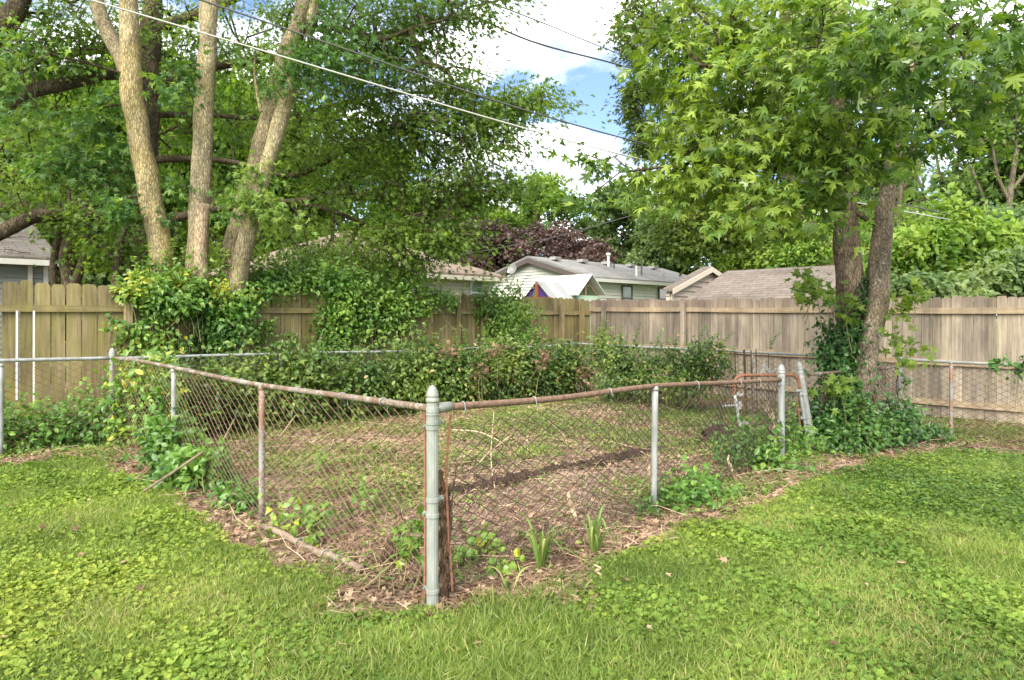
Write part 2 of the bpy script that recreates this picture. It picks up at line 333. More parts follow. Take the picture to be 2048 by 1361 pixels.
T_ROUND = [fan(mirror(half5), (0, .45), c, f) for c, f in ((-.5, .45), (.7, .3), (.4, -.3), (1.0, .5))]
T_TUFT = (np.array([(0, 0, 0), (.42, .35, .1), (0, 1, -.1), (-.42, .35, .12), (.05, .1, .35), (.3, .75, .3), (-.25, .7, -.3)]), np.array([[0, 1, 2], [0, 2, 3], [4, 5, 6]]))
T_BLADE = [(np.array([(-.035, 0, 0), (.035, 0, 0), (.03, .5, b * .3), (-.03, .5, b * .3), (0, 1, b)]), np.array([[0, 1, 2], [0, 2, 3], [3, 2, 4]])) for b in (.15, .45, .8)]
T_STRAW = (np.array([(-.02, 0, 0), (.02, 0, 0), (.025, .5, .05), (-.02, .5, .06), (.012, 1, .02), (-.012, 1, .02)]), np.array([[0, 1, 2], [0, 2, 3], [3, 2, 4], [3, 4, 5]]))

def leaves(mb, T, pos, tip, nor, size, tint, r):
    k = r.randint(0, len(T), len(pos))
    size = np.broadcast_to(size, (len(pos),)); tint = np.broadcast_to(tint, (len(pos),))
    for i, (tv, tf) in enumerate(T):
        s = k == i
        if s.any(): mb.inst(tv, tf, pos[s], tip[s], nor[s], size[s], tint[s])
def in_ball(r, n, shell=.5):
    d = nrm(r.normal(size=(n, 3))); return d * (r.uniform(0, 1, n) ** shell)[:, None]
def spray_leaves(mb, T, c, out, rad, n, size, r, flat=.45, droop=.45, t0=None, jit=.2, up=1.0):
    """leaf sprays round the points c, growing along out"""
    m = len(c); idx = np.repeat(np.arange(m), n); q = r.normal(size=(m * n, 3)) * .5
    o = nrm(out)[idx]; rad = np.broadcast_to(rad, (m,))[idx][:, None]
    p = c[idx] + rad * (q * np.array((1, 1, flat)) + o * q[:, :1].clip(-.6, 1) * .5)
    p[:, 2] -= rad[:, 0] * .25 * (q[:, 0] ** 2 + q[:, 1] ** 2)
    tip = nrm(o * .8 + r.normal(size=p.shape) * .55 + q * .5 - np.array((0, 0, droop)))
    nor = nrm(np.array((0, 0, up)) + r.normal(size=p.shape) * .5 + o * .25)
    base = r.uniform(0, 1, m) if t0 is None else t0
    tint = np.clip(base[idx] + r.normal(size=len(idx)) * jit, 0, .96); tint[r.uniform(0, 1, len(tint)) < .012] = 1
    leaves(mb, T, p, tip, nor, size * r.uniform(.42, 1.2, len(p)), tint, r)

# ------------------------------------------------------------------ branching
def bez(a, b, c, n): t = np.linspace(0, 1, n)[:, None]; return (1 - t) ** 2 * a + 2 * t * (1 - t) * b + t * t * c
def smooth_path(pts, n=6):                       # Catmull-Rom through points, values of any width
    p = np.asarray(pts, float); p = np.vstack((2 * p[0] - p[1], p, 2 * p[-1] - p[-2])); out = []
    for i in range(1, len(p) - 2):
        for t in np.arange(n) / n:
            a, b, c, d = p[i - 1:i + 3]
            out.append(.5 * (2 * b + (c - a) * t + (2 * a - 5 * b + 4 * c - d) * t * t + (3 * b - a - 3 * c + d) * t ** 3))
    out.append(p[-2]); return np.array(out)
def trunk_tube(mb, pts, n=7, sides=14, rough=.06, seed=0, ns=1):
    q = smooth_path(pts, n); p, rr = q[:, :3], q[:, 3]
    v = mb.tube(p, rr, sides, caps=True)
    vv = v.reshape(-1, 3); cen = np.repeat(p, sides, 0); d = vv - cen
    k = 1 + rough * noise(vv, 5 * ns, seed) + rough * .6 * noise(vv * np.array((1, 1, .3)), 17 * ns, seed + 1)
    mb.v[-1][:] = cen + d * k[:, None]
    return p, rr
def grow(seed_pts, seed_r, targets, r, step=.35, rmin=.004, rk=.0032, sag=.1, toward=None):
    """tie every target to the nearest branch already there; returns chains of (points, radii)"""
    nodes = [np.asarray(q, float) for q in seed_pts]; par = [-1] * len(nodes); nseed = len(nodes)
    A = np.empty((len(nodes) + 60 * len(targets) + 10, 3)); A[:nseed] = np.array(nodes); cnt = nseed
    depth = np.zeros(len(A)); ends = []
    d0 = np.array([np.min(np.linalg.norm(A[:nseed] - t, axis=1)) for t in targets])
    for ti in np.argsort(d0):
        t = targets[ti]; d = np.linalg.norm(A[:cnt] - t, axis=1) + depth[:cnt] * .25
        j = int(np.argmin(d)); a = A[j]; dist = np.linalg.norm(t - a); k = int(np.clip(dist / step, 1, 30))
        pj = par[j]; dirn = (a - A[pj]) if pj >= 0 else (t - a)
        ctrl = a + nrm(dirn) * dist * .3 + np.array((0, 0, sag * dist)) + (t - a) * .2 + r.normal(size=3) * dist * .06
        pts = bez(a, ctrl, t, k + 1)[1:]
        prev = j
        for q in pts:
            A[cnt] = q + r.normal(size=3) * .012; par.append(prev); depth[cnt] = depth[prev] + dist / k; prev = cnt; cnt += 1
        ends.append(prev)
    par = np.array(par); w_ = np.zeros(cnt)
    for e in ends: w_[e] += 1
    for i in range(cnt - 1, nseed - 1, -1): w_[par[i]] += w_[i]
    kids = {}
    for i in range(nseed, cnt): kids.setdefault(int(par[i]), []).append(i)
    chains = []; stack = [(p, c) for p in range(nseed) for c in kids.get(p, [])]
    while stack:
        p, c = stack.pop(); ch = [p, c]
        while c in kids:
            ks = sorted(kids[c], key=lambda q: -w_[q]); stack += [(c, q) for q in ks[1:]]; c = ks[0]; ch.append(c)
        rad = rmin + rk * w_[ch] ** .6; rad[0] = rad[1]
        chains.append((A[ch].copy(), rad))
    return chains
def draw_chains(mb, chains, sides=5):
    for p, rr in chains:
        mb.tube(p, rr, sides if rr[0] > .012 else (4 if rr[0] > .006 else 3), caps=False)
def line_pts(paths, step=.25):
    out = []
    for q in paths:
        q = np.asarray(q)[:, :3]
        for a, b in zip(q[:-1], q[1:]):
            k = max(1, int(np.linalg.norm(b - a) / step)); out += [a + (b - a) * i / k for i in range(k)]
        out.append(q[-1])
    return np.array(out)
def TP(px, py, Y, r): return np.append(P(px, py, Y), r)

# ------------------------------------------------------------------ enclosure geometry (ground points)
PF, PL, PB, PR = np.array((-.449, 3.95)), np.array((-5.14, 9.0)), np.array((1.31, 15.45)), np.array((5.98, 10.78))
PG, PLEAN = np.array((3.14, 8.16)), np.array((3.92, 9.05))
litter_px = np.array([(-400, 935), (0, 927), (130, 922), (240, 945), (330, 985), (420, 1040), (560, 1128), (700, 1188), (870, 1222), (1000, 1203), (1180, 1148),
                      (1330, 1075), (1450, 1045), (1560, 985), (1650, 935), (1760, 895), (1900, 880), (2400, 890)], float)
def lawn_mask(x, y):                             # >0 on the lawn side of the litter edge (metres, roughly)
    px = CX + F * x / np.maximum(y, .5); py = HY + F * H / np.maximum(y, .5)
    b = np.interp(px, litter_px[:, 0], litter_px[:, 1])
    yb = F * H / (b - HY)
    return (yb - y) * .75

# ------------------------------------------------------------------ ground
def make_ground():
    xs = np.concatenate((np.linspace(-400, -14, 24)[:-1], np.arange(-14, 14, .12), np.linspace(14, 400, 24)))
    ys = np.concatenate((np.linspace(-60, 1, 12)[:-1], np.arange(1, 20, .12), np.linspace(20, 700, 40)))
    X, Y = np.meshgrid(xs, ys); x, y = X.ravel(), Y.ravel()
    z = elev(x, y)
    lm = lawn_mask(x, y); near = (np.abs(x) < 13) & (y > 1) & (y < 19.5)
    bumpy = noise(np.column_stack((x, y)), 4.5, 1) * .012 + noise(np.column_stack((x, y)), 1.4, 2) * .012
    z = z + np.where(near, bumpy, 0) + np.where(near & (lm < 0), noise(np.column_stack((x, y)), 11, 3) * .012, 0)
    far = np.clip((y - 20) / 10, 0, 1); z = z + far * .3
    n, m = len(ys), len(xs); i = np.arange(n - 1)[:, None] * m; j = np.arange(m - 1)[None]
    f = np.stack((i + j, i + j + 1, i + m + j + 1, i + m + j), -1).reshape(-1, 4)
    mk = np.clip(.5 + lm * 1.4, 0, 1); mk = np.where(y > 19, 1, mk); mk = np.where(y < 2, 1, mk)
    mb = MB(); mb.add(np.column_stack((x, y, z)), f, mk)
    mt, t, b, out = new_mat('earth_and_thatch')
    n1 = tnoise(t, 9, detail=8, rough=.7); n2 = tnoise(t, 60, detail=4)
    soil = ramp(t, [(.1, .065, .048), (.2, .135, .1), (.33, .235, .175)], mixc(t, n1, n2, .4), [.3, .5, .7])
    thatch = ramp(t, [(.1, .15, .04), (.17, .23, .06), (.27, .31, .1)], mixc(t, n1, n2, .5), [.3, .5, .7])
    fac = N(t, 'ShaderNodeMath', operation='ADD'); L(t, attr(t), fac.inputs[0])
    s2 = N(t, 'ShaderNodeMath', operation='MULTIPLY_ADD'); s2.inputs[1].default_value = .7; s2.inputs[2].default_value = -.35; L(t, tnoise(t, 3.5, detail=6), s2.inputs[0]); L(t, s2.outputs[0], fac.inputs[1])
    L(t, mixc(t, soil, thatch, ramp(t, [(0, 0, 0), (1, 1, 1)], fac.outputs[0], [.4, .6])), b.inputs['Base Color'])
    b.inputs['Roughness'].default_value = .95; b.inputs['Specular IOR Level'].default_value = .1
    bump(t, b, n2, .6, .02)
    o = mb.build('ground', mt, smooth=True, kind='structure'); o['label'] = 'earth of the yard, green lawn in front and bare soil within the fences'
make_ground()

def scatter(r, n, y0=2.5, y1=11.5, pw=.8):
    """points over the visible yard, thinning with distance"""
    Y = (y0 ** (2 - pw) + r.uniform(0, 1, n) * (y1 ** (2 - pw) - y0 ** (2 - pw))) ** (1 / (2 - pw))
    X = r.uniform(-1, 1, n) * (.78 * Y + .5)
    return X, Y
def rand_tilt(r, n, k): return nrm(np.column_stack((r.normal(size=n) * k, r.normal(size=n) * k, np.ones(n))))
def flat_dir(r, n): a = r.uniform(0, 6.283, n); return np.column_stack((np.cos(a), np.sin(a), np.zeros(n)))
def with_z(x, y, z=0): return np.column_stack((x, y, elev(x, y) + noise(np.column_stack((x, y)), 4.5, 1) * .012 + noise(np.column_stack((x, y)), 1.4, 2) * .012 + z))

def make_lawn():
    r = rs(3)
    # clover and violet leaves
    X, Y = scatter(r, 330000); xy = np.column_stack((X, Y)); lm = lawn_mask(X, Y)
    patch = noise(xy, 2.2, 0) * .6 + noise(xy, 5.5, 4) * .5
    shade = sstep((X - 2.6) / 2) * sstep((Y - 5.2) / 2)          # creeping cover takes over towards the tree
    keep = (lm + noise(xy, 3, 5) * .16 + noise(xy, 12, 2) * .08 > .02) & (r.uniform(0, 1, len(X)) < np.clip(.5 + .34 * patch, .12, .9) * (1 - .8 * shade))
    X, Y, patch = X[keep], Y[keep], patch[keep]; n = len(X)
    hgt = r.uniform(.006, .042, n) * (1 + .4 * np.clip(patch, -1, 1)); sz = (.011 + .026 * r.uniform(0, 1, n) ** 2.2) * (1 + .15 * patch.clip(-1, 1.2)) * (1 + .035 * Y)
    p = with_z(X, Y, hgt); mb = MB()
    tint = np.clip(.5 + .2 * noise(np.column_stack((X, Y)), 1.3, 3) + r.normal(size=n) * .15, 0, 1)
    leaves(mb, T_ROUND, p, flat_dir(r, n), rand_tilt(r, n, .6), sz, tint, r)
    o = mb.build('clover', M['clover'], kind='stuff'); o['label'] = 'round leaved clover and violets growing through the lawn'
    # grass
    X, Y = scatter(r, 620000); xy = np.column_stack((X, Y)); lm = lawn_mask(X, Y)
    patch = noise(xy, 2.2, 0) * .6 + noise(xy, 5.5, 4) * .5
    shade = sstep((X - 2.6) / 2) * sstep((Y - 5.2) / 2)
    keep = (lm + noise(xy, 3, 5) * .16 + noise(xy, 12, 2) * .08 > .0) & (r.uniform(0, 1, len(X)) < np.clip(.85 - .25 * patch, .5, 1) * (1 - .75 * shade))
    X, Y, patch = X[keep], Y[keep], patch[keep]; n = len(X)
    p = with_z(X, Y, 0); tip = nrm(np.column_stack((r.normal(size=n) * .5, r.normal(size=n) * .5, np.full(n, .75))))
    ln = r.uniform(.025, .075, n) * (1 - .25 * np.clip(patch, -1, 1)); mb = MB()
    tint = np.clip(.5 + .2 * noise(np.column_stack((X, Y)), 1.7, 1) + r.normal(size=n) * .16 + (r.uniform(0, 1, n) < .07) * .5, 0, 1)
    leaves(mb, T_BLADE, p, tip, flat_dir(r, n), ln, tint, r)
    o = mb.build('grass', M['grass'], kind='stuff'); o['label'] = 'fine lawn grass between the clover'
    # creeping cover on the shaded right
    X, Y = scatter(r, 150000, 4.5, 12.5, .6); xy = np.column_stack((X, Y)); lm = lawn_mask(X, Y)
    shade = sstep((X - 2.2) / 2) * sstep((Y - 4.8) / 2.2)
    pt = noise(xy, 2.6, 3) * .5 + noise(xy, 7, 0) * .4
    keep = (lm + noise(xy, 3, 5) * .2 > -.1) & (X > 1.5) & (r.uniform(0, 1, len(X)) < shade * np.clip(.75 + .6 * pt, .1, 1))
    X, Y, pt = X[keep], Y[keep], pt[keep]; n = len(X); mb = MB()
    p = with_z(X, Y, r.uniform(.01, .07, n))
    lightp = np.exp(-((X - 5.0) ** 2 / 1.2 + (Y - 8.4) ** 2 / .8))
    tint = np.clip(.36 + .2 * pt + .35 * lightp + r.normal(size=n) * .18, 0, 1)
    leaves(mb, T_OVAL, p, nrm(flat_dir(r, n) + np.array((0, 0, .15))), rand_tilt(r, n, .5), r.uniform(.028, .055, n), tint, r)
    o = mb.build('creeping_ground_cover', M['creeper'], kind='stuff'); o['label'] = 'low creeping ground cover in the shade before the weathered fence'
make_lawn()

def make_litter():
    r = rs(5)
    # straw, needles and shredded stalks
    X, Y = scatter(r, 340000, 3.3, 15.5, .75); lm = lawn_mask(X, Y); xy = np.column_stack((X, Y))
    keep = (lm + noise(xy, 3, 5) * .16 < .1) & (r.uniform(0, 1, len(X)) < .75 + .3 * noise(xy, 2.5, 2)) & (Y < 15.3)
    X, Y = X[keep], Y[keep]; n = len(X); mb = MB()
    p = with_z(X, Y, r.uniform(.004, .03, n))
    d = nrm(flat_dir(r, n) + np.column_stack((np.zeros(n), np.zeros(n), r.normal(size=n) * .22)))
    mb.inst(*T_STRAW, p, d, rand_tilt(r, n, .4), r.uniform(.03, .13, n), np.clip(r.normal(size=n) * .26 + .48 + .12 * noise(np.column_stack((X, Y)), 1.8, 0), 0, 1))
    o = mb.build('dry_straw', M['straw'], kind='stuff'); o['label'] = 'pinkish dry straw and shredded stalks covering the fenced bed'
    # dead leaves, thickest along the edges
    X, Y = scatter(r, 80000, 3.3, 15.5, .75); lm = lawn_mask(X, Y); xy = np.column_stack((X, Y))
    edge = np.exp(-((lm + .12) / .28) ** 2)
    keep = (lm + noise(xy, 3, 5) * .2 < .1) & (r.uniform(0, 1, len(X)) < np.clip(.5 + .5 * edge + .35 * noise(xy, 2, 4), .08, 1))
    lone = (lm > .2) & (r.uniform(0, 1, len(X)) < .004)
    k = keep | lone; X, Y = X[k], Y[k]; lone = lone[k]; n = len(X); mb = MB()
    p = with_z(X, Y, r.uniform(.006, .03, n) + lone * .03)
    leaves(mb, T_MAPLE2, p, nrm(flat_dir(r, n) + np.array((0, 0, .1))), rand_tilt(r, n, .55), r.uniform(.03, .085, n), np.clip(r.normal(size=n) * .26 + .5, 0, 1), r)
    o = mb.build('fallen_leaves', M['litter'], kind='stuff'); o['label'] = 'tan fallen maple leaves along the foot of the wire fence'
    # weeds and thin grass inside the bed
    X, Y = scatter(r, 220000, 4.2, 15.3, .5); lm = lawn_mask(X, Y); xy = np.column_stack((X, Y))
    green = np.clip((Y - 4.8) / 5, .04, 1) * .42 + .36 * noise(xy, 1.5, 1) + .34 * noise(xy, 4, 3)
    keep = (lm < -.12) & (r.uniform(0, 1, len(X)) < np.clip(green, .085, .85)) & (Y < 15.2)
    X, Y, green = X[keep], Y[keep], green[keep]; n = len(X); mb = MB()
    p = with_z(X, Y, 0); isl = r.uniform(0, 1, n) < .6
    tint = np.clip(.4 + .2 * noise(np.column_stack((X, Y)), 2, 5) + r.normal(size=n) * .27, 0, 1)
    a = ~isl; m = a.sum()
    leaves(mb, T_BLADE, p[a], nrm(np.column_stack((r.normal(size=m) * .6, r.normal(size=m) * .6, np.full(m, .6)))), flat_dir(r, m), r.uniform(.04, .11, m) * (1 + .5 * np.clip(green[a], 0, 1)), tint[a], r)
    m = isl.sum(); q = p[isl] + np.column_stack((np.zeros(m), np.zeros(m), r.uniform(.015, .07, m)))
    leaves(mb, T_OVAL, q, nrm(flat_dir(r, m) + np.array((0, 0, .2))), rand_tilt(r, m, .5), r.uniform(.025, .06, m), tint[isl] * .8, r)
    o = mb.build('weeds', M['grass'], kind='stuff'); o['label'] = 'patchy low weeds and thin grass in the fenced bed'
    # fine twigs
    mb = MB(); r = rs(8)
    X, Y = scatter(r, 700, 4.3, 13.5, .6); k = lawn_mask(X, Y) < -.1; X, Y = X[k], Y[k]
    for x, y in zip(X, Y):
        a = r.uniform(0, 6.28); l = r.uniform(.15, .6); d = np.array((math.cos(a), math.sin(a), 0)) * l; b = np.array((x, y, float(elev(x, y)) + .02))
        mb.tube(np.array([b, b + d * .5 + np.array((r.normal() * .03, r.normal() * .03, r.uniform(0, .06))), b + d + np.array((0, 0, r.uniform(0, .1)))]), [.0035, .003, .002], 4)
    o = mb.build('dry_twigs', M['twig'], kind='stuff'); o['label'] = 'thin pale dead twigs strewn over the fenced bed'
make_litter()

# ------------------------------------------------------------------ wooden fences
WC = np.array((2.02, 18.1))                      # where the two fences meet
WL = np.array((1, 1)) / math.sqrt(2); WR = np.array((1, -1)) / math.sqrt(2)
def xyz(p, z): return np.array((p[0], p[1], z))
def wood_fence(name, label, a, b, inward, wpick, ztop, zbot, posts, post_top, rails, mats, seed, gap=.013, tip=.05, rail_h=.09, post_w=.1, lap=0, var=.3):
    r = rs(seed); d = (b - a); Ln = np.linalg.norm(d); d = d / Ln
    T = thing(name, label, 'fence', xyz(a, 0))
    cuts = [0] + posts + [Ln]; s = 0; up = np.array((0, 0, 1.)); inn = xyz(inward, 0); dd = xyz(d, 0)
    for c0, c1 in zip(cuts[:-1], cuts[1:]):       # one panel of pickets per bay
        if c1 - c0 < .02: continue
        mb = MB(); k = max(1, round((c1 - c0) / wpick)); pw = (c1 - c0) / k; wob = r.uniform(-.09, .09, k + 1) * pw
        for i in range(k):
            j0, j1 = (0 if i == 0 else wob[i]), (0 if i == k - 1 else wob[i + 1]); s0 = c0 + i * pw + gap / 2 + j0; s1 = c0 + (i + 1) * pw - gap * r.uniform(.2, 1) + j1
            zt = ztop(s0) + r.normal() * .012; zb = zbot(s0) + r.uniform(-.01, .02); q = xyz(a, 0) + inn * r.uniform(-.003, .004)
            lean = r.uniform(-.004, .004)
            pts = [(s0, zb), (s1, zb), (s1 + lean, zt - tip), (s1 + lean - tip * .32, zt - tip * .3), (s1 + lean - tip * .75, zt), (s0 + lean + tip * .75, zt), (s0 + lean + tip * .32, zt - tip * .3), (s0 + lean, zt - tip)]
            mb.prism([q + dd * u + up * z for u, z in pts], -inn * .018, np.clip(r.normal() * var + .5, 0, 1))
        mb.build('picket_panel', mats[0], T)
    for zr in rails:                              # rails run post to post on our side
        for c0, c1 in zip(cuts[:-1], cuts[1:]):
            if c1 - c0 < .3: continue
            mb = MB(); k = 6; z0 = zr(c0); z1 = zr(c1)
            for i in range(k):
                u0, u1 = c0 + (c1 - c0) * i / k, c0 + (c1 - c0) * (i + 1) / k
                zz0, zz1 = (zr(u) - .012 * math.sin((u - c0) / (c1 - c0) * 3.14) for u in (u0, u1))
                mb.box(xyz(a, 0) + dd * u0 + inn * .006 + up * (zz0 - rail_h / 2), dd * (u1 - u0) + up * (zz1 - zz0), inn * .04, up * rail_h, .55)
            mb.build('rail', mats[1], T)
    for c in posts:
        mb = MB(); h = post_top(c); o = xyz(a, 0) + dd * (c - post_w / 2) + inn * .05; x = .006
        lean = dd * r.uniform(-.012, .012)
        out = [o + dd * x, o + dd * (post_w - x), o + dd * post_w + inn * x, o + dd * post_w + inn * (post_w - x), o + dd * (post_w - x) + inn * post_w, o + dd * x + inn * post_w, o + inn * (post_w - x), o + inn * x]
        zb = zbot(c) - .05
        mb.prism([q + up * zb for q in out], up * (h - zb) + lean, np.clip(.5 + r.normal() * .15, 0, 1)); mb.build('fence_post', mats[2], T)
    return T
Lfull = 8.82 * math.sqrt(2); t0 = -3.2 * math.sqrt(2)
WA = WC - WL * (Lfull - t0)
so = -t0
wood_fence('wooden_fence', 'moss stained brown wooden fence with dog eared pickets, overgrown by vines', WA, WC, WR, .186, lambda s: 2.12 + .012 * math.sin(s * 2.1), lambda s: .1,
           [so + t * math.sqrt(2) for t in (-1.18, 1.08, 3.34, 5.59, 7.95, 8.5)], lambda c: 1.98 + .03 * math.sin(c * 7), [lambda s: 1.77, lambda s: .3], (M['wood_l'], M['rail_l'], M['wood_l']), 31)
WRE = WC + WR * 13.5
gz = lambda s: float(elev(*(WC + WR * s)))
def rtop(s): return 2.10 - .012 * s
wood_fence('wooden_fence', 'weathered tan wooden fence with three pale rails behind the leaning trees', WC + WR * .012, WRE, -WL, .163, lambda s: rtop(s), lambda s: gz(s) + .02,
           [.5, 2.78, 6.2, 9.4, 12.4], lambda c: rtop(c) - .06, [lambda s: rtop(s) - .23, lambda s: 1.0 - .018 * s, lambda s: .27 - .016 * s], (M['wood_r'], M['rail_r'], M['wood_r']), 32, gap=.006, tip=.035, rail_h=.105, var=.17)

# two thin white stakes against the mossy fence
for px, pt, pb, lab in ((34, 622, 800, 'thin white stake on the mossy fence, behind the galvanised line post'), (68, 622, 805, 'thin white stake on the mossy fence, to the right of the line post')):
    t_ = (-.02 + 6.8 + (px - CX) / F * 9.3) / (1 - (px - CX) / F); Yq = 9.3 + t_ - .1; Xq = (px - CX) / F * Yq
    mb = MB(); mb.tube([P(px, pb, Yq), P(px, (pt + pb) / 2, Yq), P(px + .3, pt, Yq)], .013, 6); tag(mb.build('garden_stake', M['white']), lab, 'stake', 'white stakes on the mossy fence')

# ------------------------------------------------------------------ chain-link fence
def chain_mesh(path, zb, zt, length, pitch=.064, rad=.0034, bow=.02, seed=0, skew=0.0, sagv=0):
    W = int(length / pitch) + 1; K = int(1.0 / (pitch * .52)); r = rs(seed)
    i = np.arange(W)[:, None]; k = np.arange(K + 1)[None]
    s = (i + .5) * pitch + np.where((i + k) % 2 == 0, .5, -.5) * pitch * .97
    f = k / K + 0 * i; s = s + skew * (1 - f) * pitch * 6 * np.sin(f * 3.1)
    s = np.clip(s, .01, length - .01)
    x, y, nx, ny = path(s)
    z0, z1 = zb(s), zt(s); z = z0 + (z1 - z0) * f
    off = bow * noise(np.column_stack((s.ravel(), z.ravel() * 1.3)), 2.3, seed).reshape(s.shape) * np.sin(np.clip(f, 0, 1) * 2.6) + np.where((i + k) % 2 == 0, 1, -1) * rad * .8
    z = z - sagv * np.sin(f * 1.6) * (1 - f) * (.5 + .5 * noise(np.column_stack((s.ravel(), f.ravel())), 1.7, seed + 1).reshape(s.shape)) * .3
    c = np.stack((x + nx * off, y + ny * off, z), -1)
    tdir = np.stack((-ny, nx, 0 * nx), -1); ndir = np.stack((nx, ny, 0 * nx), -1); ndir = np.broadcast_to(ndir, c.shape); tdir = np.broadcast_to(tdir, c.shape)
    a = np.array((0, 2.094, 4.189)); v = c[:, :, None] + rad * (np.cos(a)[None, None, :, None] * ndir[:, :, None] + np.sin(a)[None, None, :, None] * tdir[:, :, None] * 1.3)
    ii = np.arange(W)[:, None, None] * (K + 1) * 3 + np.arange(K)[None, :, None] * 3; j = np.arange(3)[None, None]; k2 = (j + 1) % 3
    fc = np.stack((ii + j, ii + j + 3, ii + k2 + 3, ii + k2), -1).reshape(-1, 4)
    mb = MB(); mb.add(v.reshape(-1, 3), fc); return mb
def seg_path(a, b):
    d = (b - a) / np.linalg.norm(b - a)
    return lambda s: (a[0] + d[0] * s, a[1] + d[1] * s, -d[1] + 0 * s, d[0] + 0 * s)
def zlin(ss, zz): return lambda s: np.interp(s, ss, zz)
def lathe(mb, base, prof, sides=20, axis=(0, 0, 1)):
    base = np.asarray(base, float); ax = nrm(np.asarray(axis, float)); pts = np.array([base + ax * h for _, h in prof]); mb.tube(pts, [q for q, _ in prof], sides)
def terminal_post(T, base, top, rad, mat, fluted=0, capmat=None, bands=(), bandmat=None, bandout=None):
    base = np.asarray(base, float); top = np.asarray(top, float); ax = nrm(top - base); Ln = np.linalg.norm(top - base)
    ch = rad * 2.9
    mb = MB(); mb.tube(np.array([base + ax * (Ln - ch) * f for f in np.linspace(0, 1, 10)]), rad, 28 if fluted else 16, flute=-fluted)
    post = mb.build('terminal_post', mat, T, smooth=not fluted)
    mb = MB(); R = rad
    lathe(mb, base + ax * (Ln - ch - .004), [(R * 1.12, 0), (R * 1.16, .004), (R * 1.16, R * .55), (R * 1.05, R * .62), (R * 1.05, R * .85), (R * 1.12, R * .95), (R * 1.1, R * 1.15), (R * .98, R * 1.6), (R * .8, R * 2.1), (R * .55, R * 2.5), (R * .3, R * 2.75), (R * .08, R * 2.88)], 20, ax)
    c = mb.build('post_cap', capmat or M['cap'], post, smooth=True); c.location = (0, 0, 0)
    for h, wid, od in bands:
        mb = MB(); q = base + ax * h
        mb.tube([q - ax * wid / 2, q - ax * (wid / 2 - .002), q + ax * (wid / 2 - .002), q + ax * wid / 2], [R * 1.02, R * 1.13, R * 1.13, R * 1.02], 20)
        if od is not None:
            o2 = np.array((od[0], od[1], 0.)); side = np.cross(o2, ax)
            mb.box(q - ax * wid / 2 - side * .006 + o2 * R * .9, o2 * .05, side * .012, ax * wid)
            mb.tube([q + o2 * (R + .03) - side * .02, q + o2 * (R + .03) + side * .02], .006, 6)
        b = mb.build('brace_band', bandmat or M['galv'], post, smooth=False); b.location = (0, 0, 0)
    return post
def simple_post(T, xy, h, rad, mat, lean=(0, 0)):
    z = float(elev(*xy)) - .03; mb = MB()
    b = np.array((xy[0], xy[1], z)); t = np.array((xy[0] + lean[0], xy[1] + lean[1], h))
    mb.tube(np.array([b + (t - b) * f for f in np.linspace(0, 1, 6)]), rad, 14)
    lathe(mb, t - np.array((0, 0, .02)), [(rad * 1.15, 0), (rad * 1.15, .02), (rad * .8, .035), (rad * .2, .04)], 14)
    return mb.build('line_post', mat, T, smooth=True)
def rail(T, pts, rad, mat, name='top_rail', n=8, ties=0, seed=0):
    mb = MB(); q = smooth_path(np.array(pts, float), n); mb.tube(q, rad, 12); o = mb.build(name, mat, T, smooth=True)
    if ties:
        r = rs(seed)
        for k in range(ties):
            m2 = MB(); i = int((k + r.uniform(.2, .8)) / ties * (len(q) - 1)); t = nrm(q[min(i + 1, len(q) - 1)] - q[i]); u = nrm(np.cross(t, (0, 0, 1))); v_ = np.cross(u, t)
            a = np.linspace(0, 5.4 + r.uniform(-.5, .6), 14); m2.tube(q[i] + (rad + .004) * (np.cos(a)[:, None] * u + np.sin(a)[:, None] * v_) + t * (a / 6 * .03)[:, None], .0036, 4)
            e = q[i] + (rad + .004) * u; m2.tube([e, e - np.array((0, 0, .02)) + u * .004, e - np.array((0, 0, r.uniform(.03, .06))) + t * r.uniform(-.02, .02)], .0032, 4)
            m2.build('tie_wire', M['galv'], o)
    return o
def dirto(a, b): d = b - a; return d / np.linalg.norm(d)
def glen(a, b): return float(np.linalg.norm(b - a))

# front-left run: rusty rail from the front post back to the left corner post
d1 = dirto(PF, PL); l1 = glen(PF, PL)
T1 = thing('chain_link_fence', 'rusty chain link run bowing from the pale front post to the left corner', 'fence', xyz(PF, 0))
RY = 3.95
def hz(py, Y): return H - (py - HY) * Y / F
rail(T1, [xyz(PF + d1 * .04, hz(817, 3.97)), xyz(PF + d1 * 1.0, hz(793, 4.68)), xyz(PF + d1 * 2.32, hz(771, 5.64)), xyz(PF + d1 * 3.3, 1.095), xyz(PF + d1 * 4.46, 1.115), xyz(PF + d1 * 5.8, 1.13), xyz(PL - d1 * .03, 1.115)], .0205, M['rail_rust'], ties=9, seed=4)
d2 = dirto(PF, PG); l2 = glen(PF, PG)
simple_post(T1, PF + d1 * 2.3, hz(775, 5.63), .0245, M['post_rusty']); simple_post(T1, PF + d1 * 4.47, 1.09, .024, M['galv'])
front_bands = [(hz(820, 3.95), .03, -d2 * 0 + d2), (hz(824, 3.95) - .012, .014, None), (hz(846, 3.95), .022, d2), (hz(856, 3.95), .022, d1), (hz(1000, 3.95), .026, d2), (hz(1031, 3.95), .024, d1), (hz(1182, 3.95), .024, d1)]
terminal_post(T1, xyz(PF, -.04), xyz(PF, 1.252), .0335, M['post_g'], .035, None, [(h + .04, w_, o) for h, w_, o in front_bands], M['post_g'])
chain_mesh(seg_path(PF + d1 * .06, PL), lambda s: .05 + .02 * np.sin(s * 2), zlin([0, 2.3, 4.4, l1], [1.085, 1.045, 1.1, 1.1]), l1 - .1, rad=.0028, seed=2, skew=.35, bow=.05, sagv=.25).build('wire_mesh', M['wire_rust'], T1)
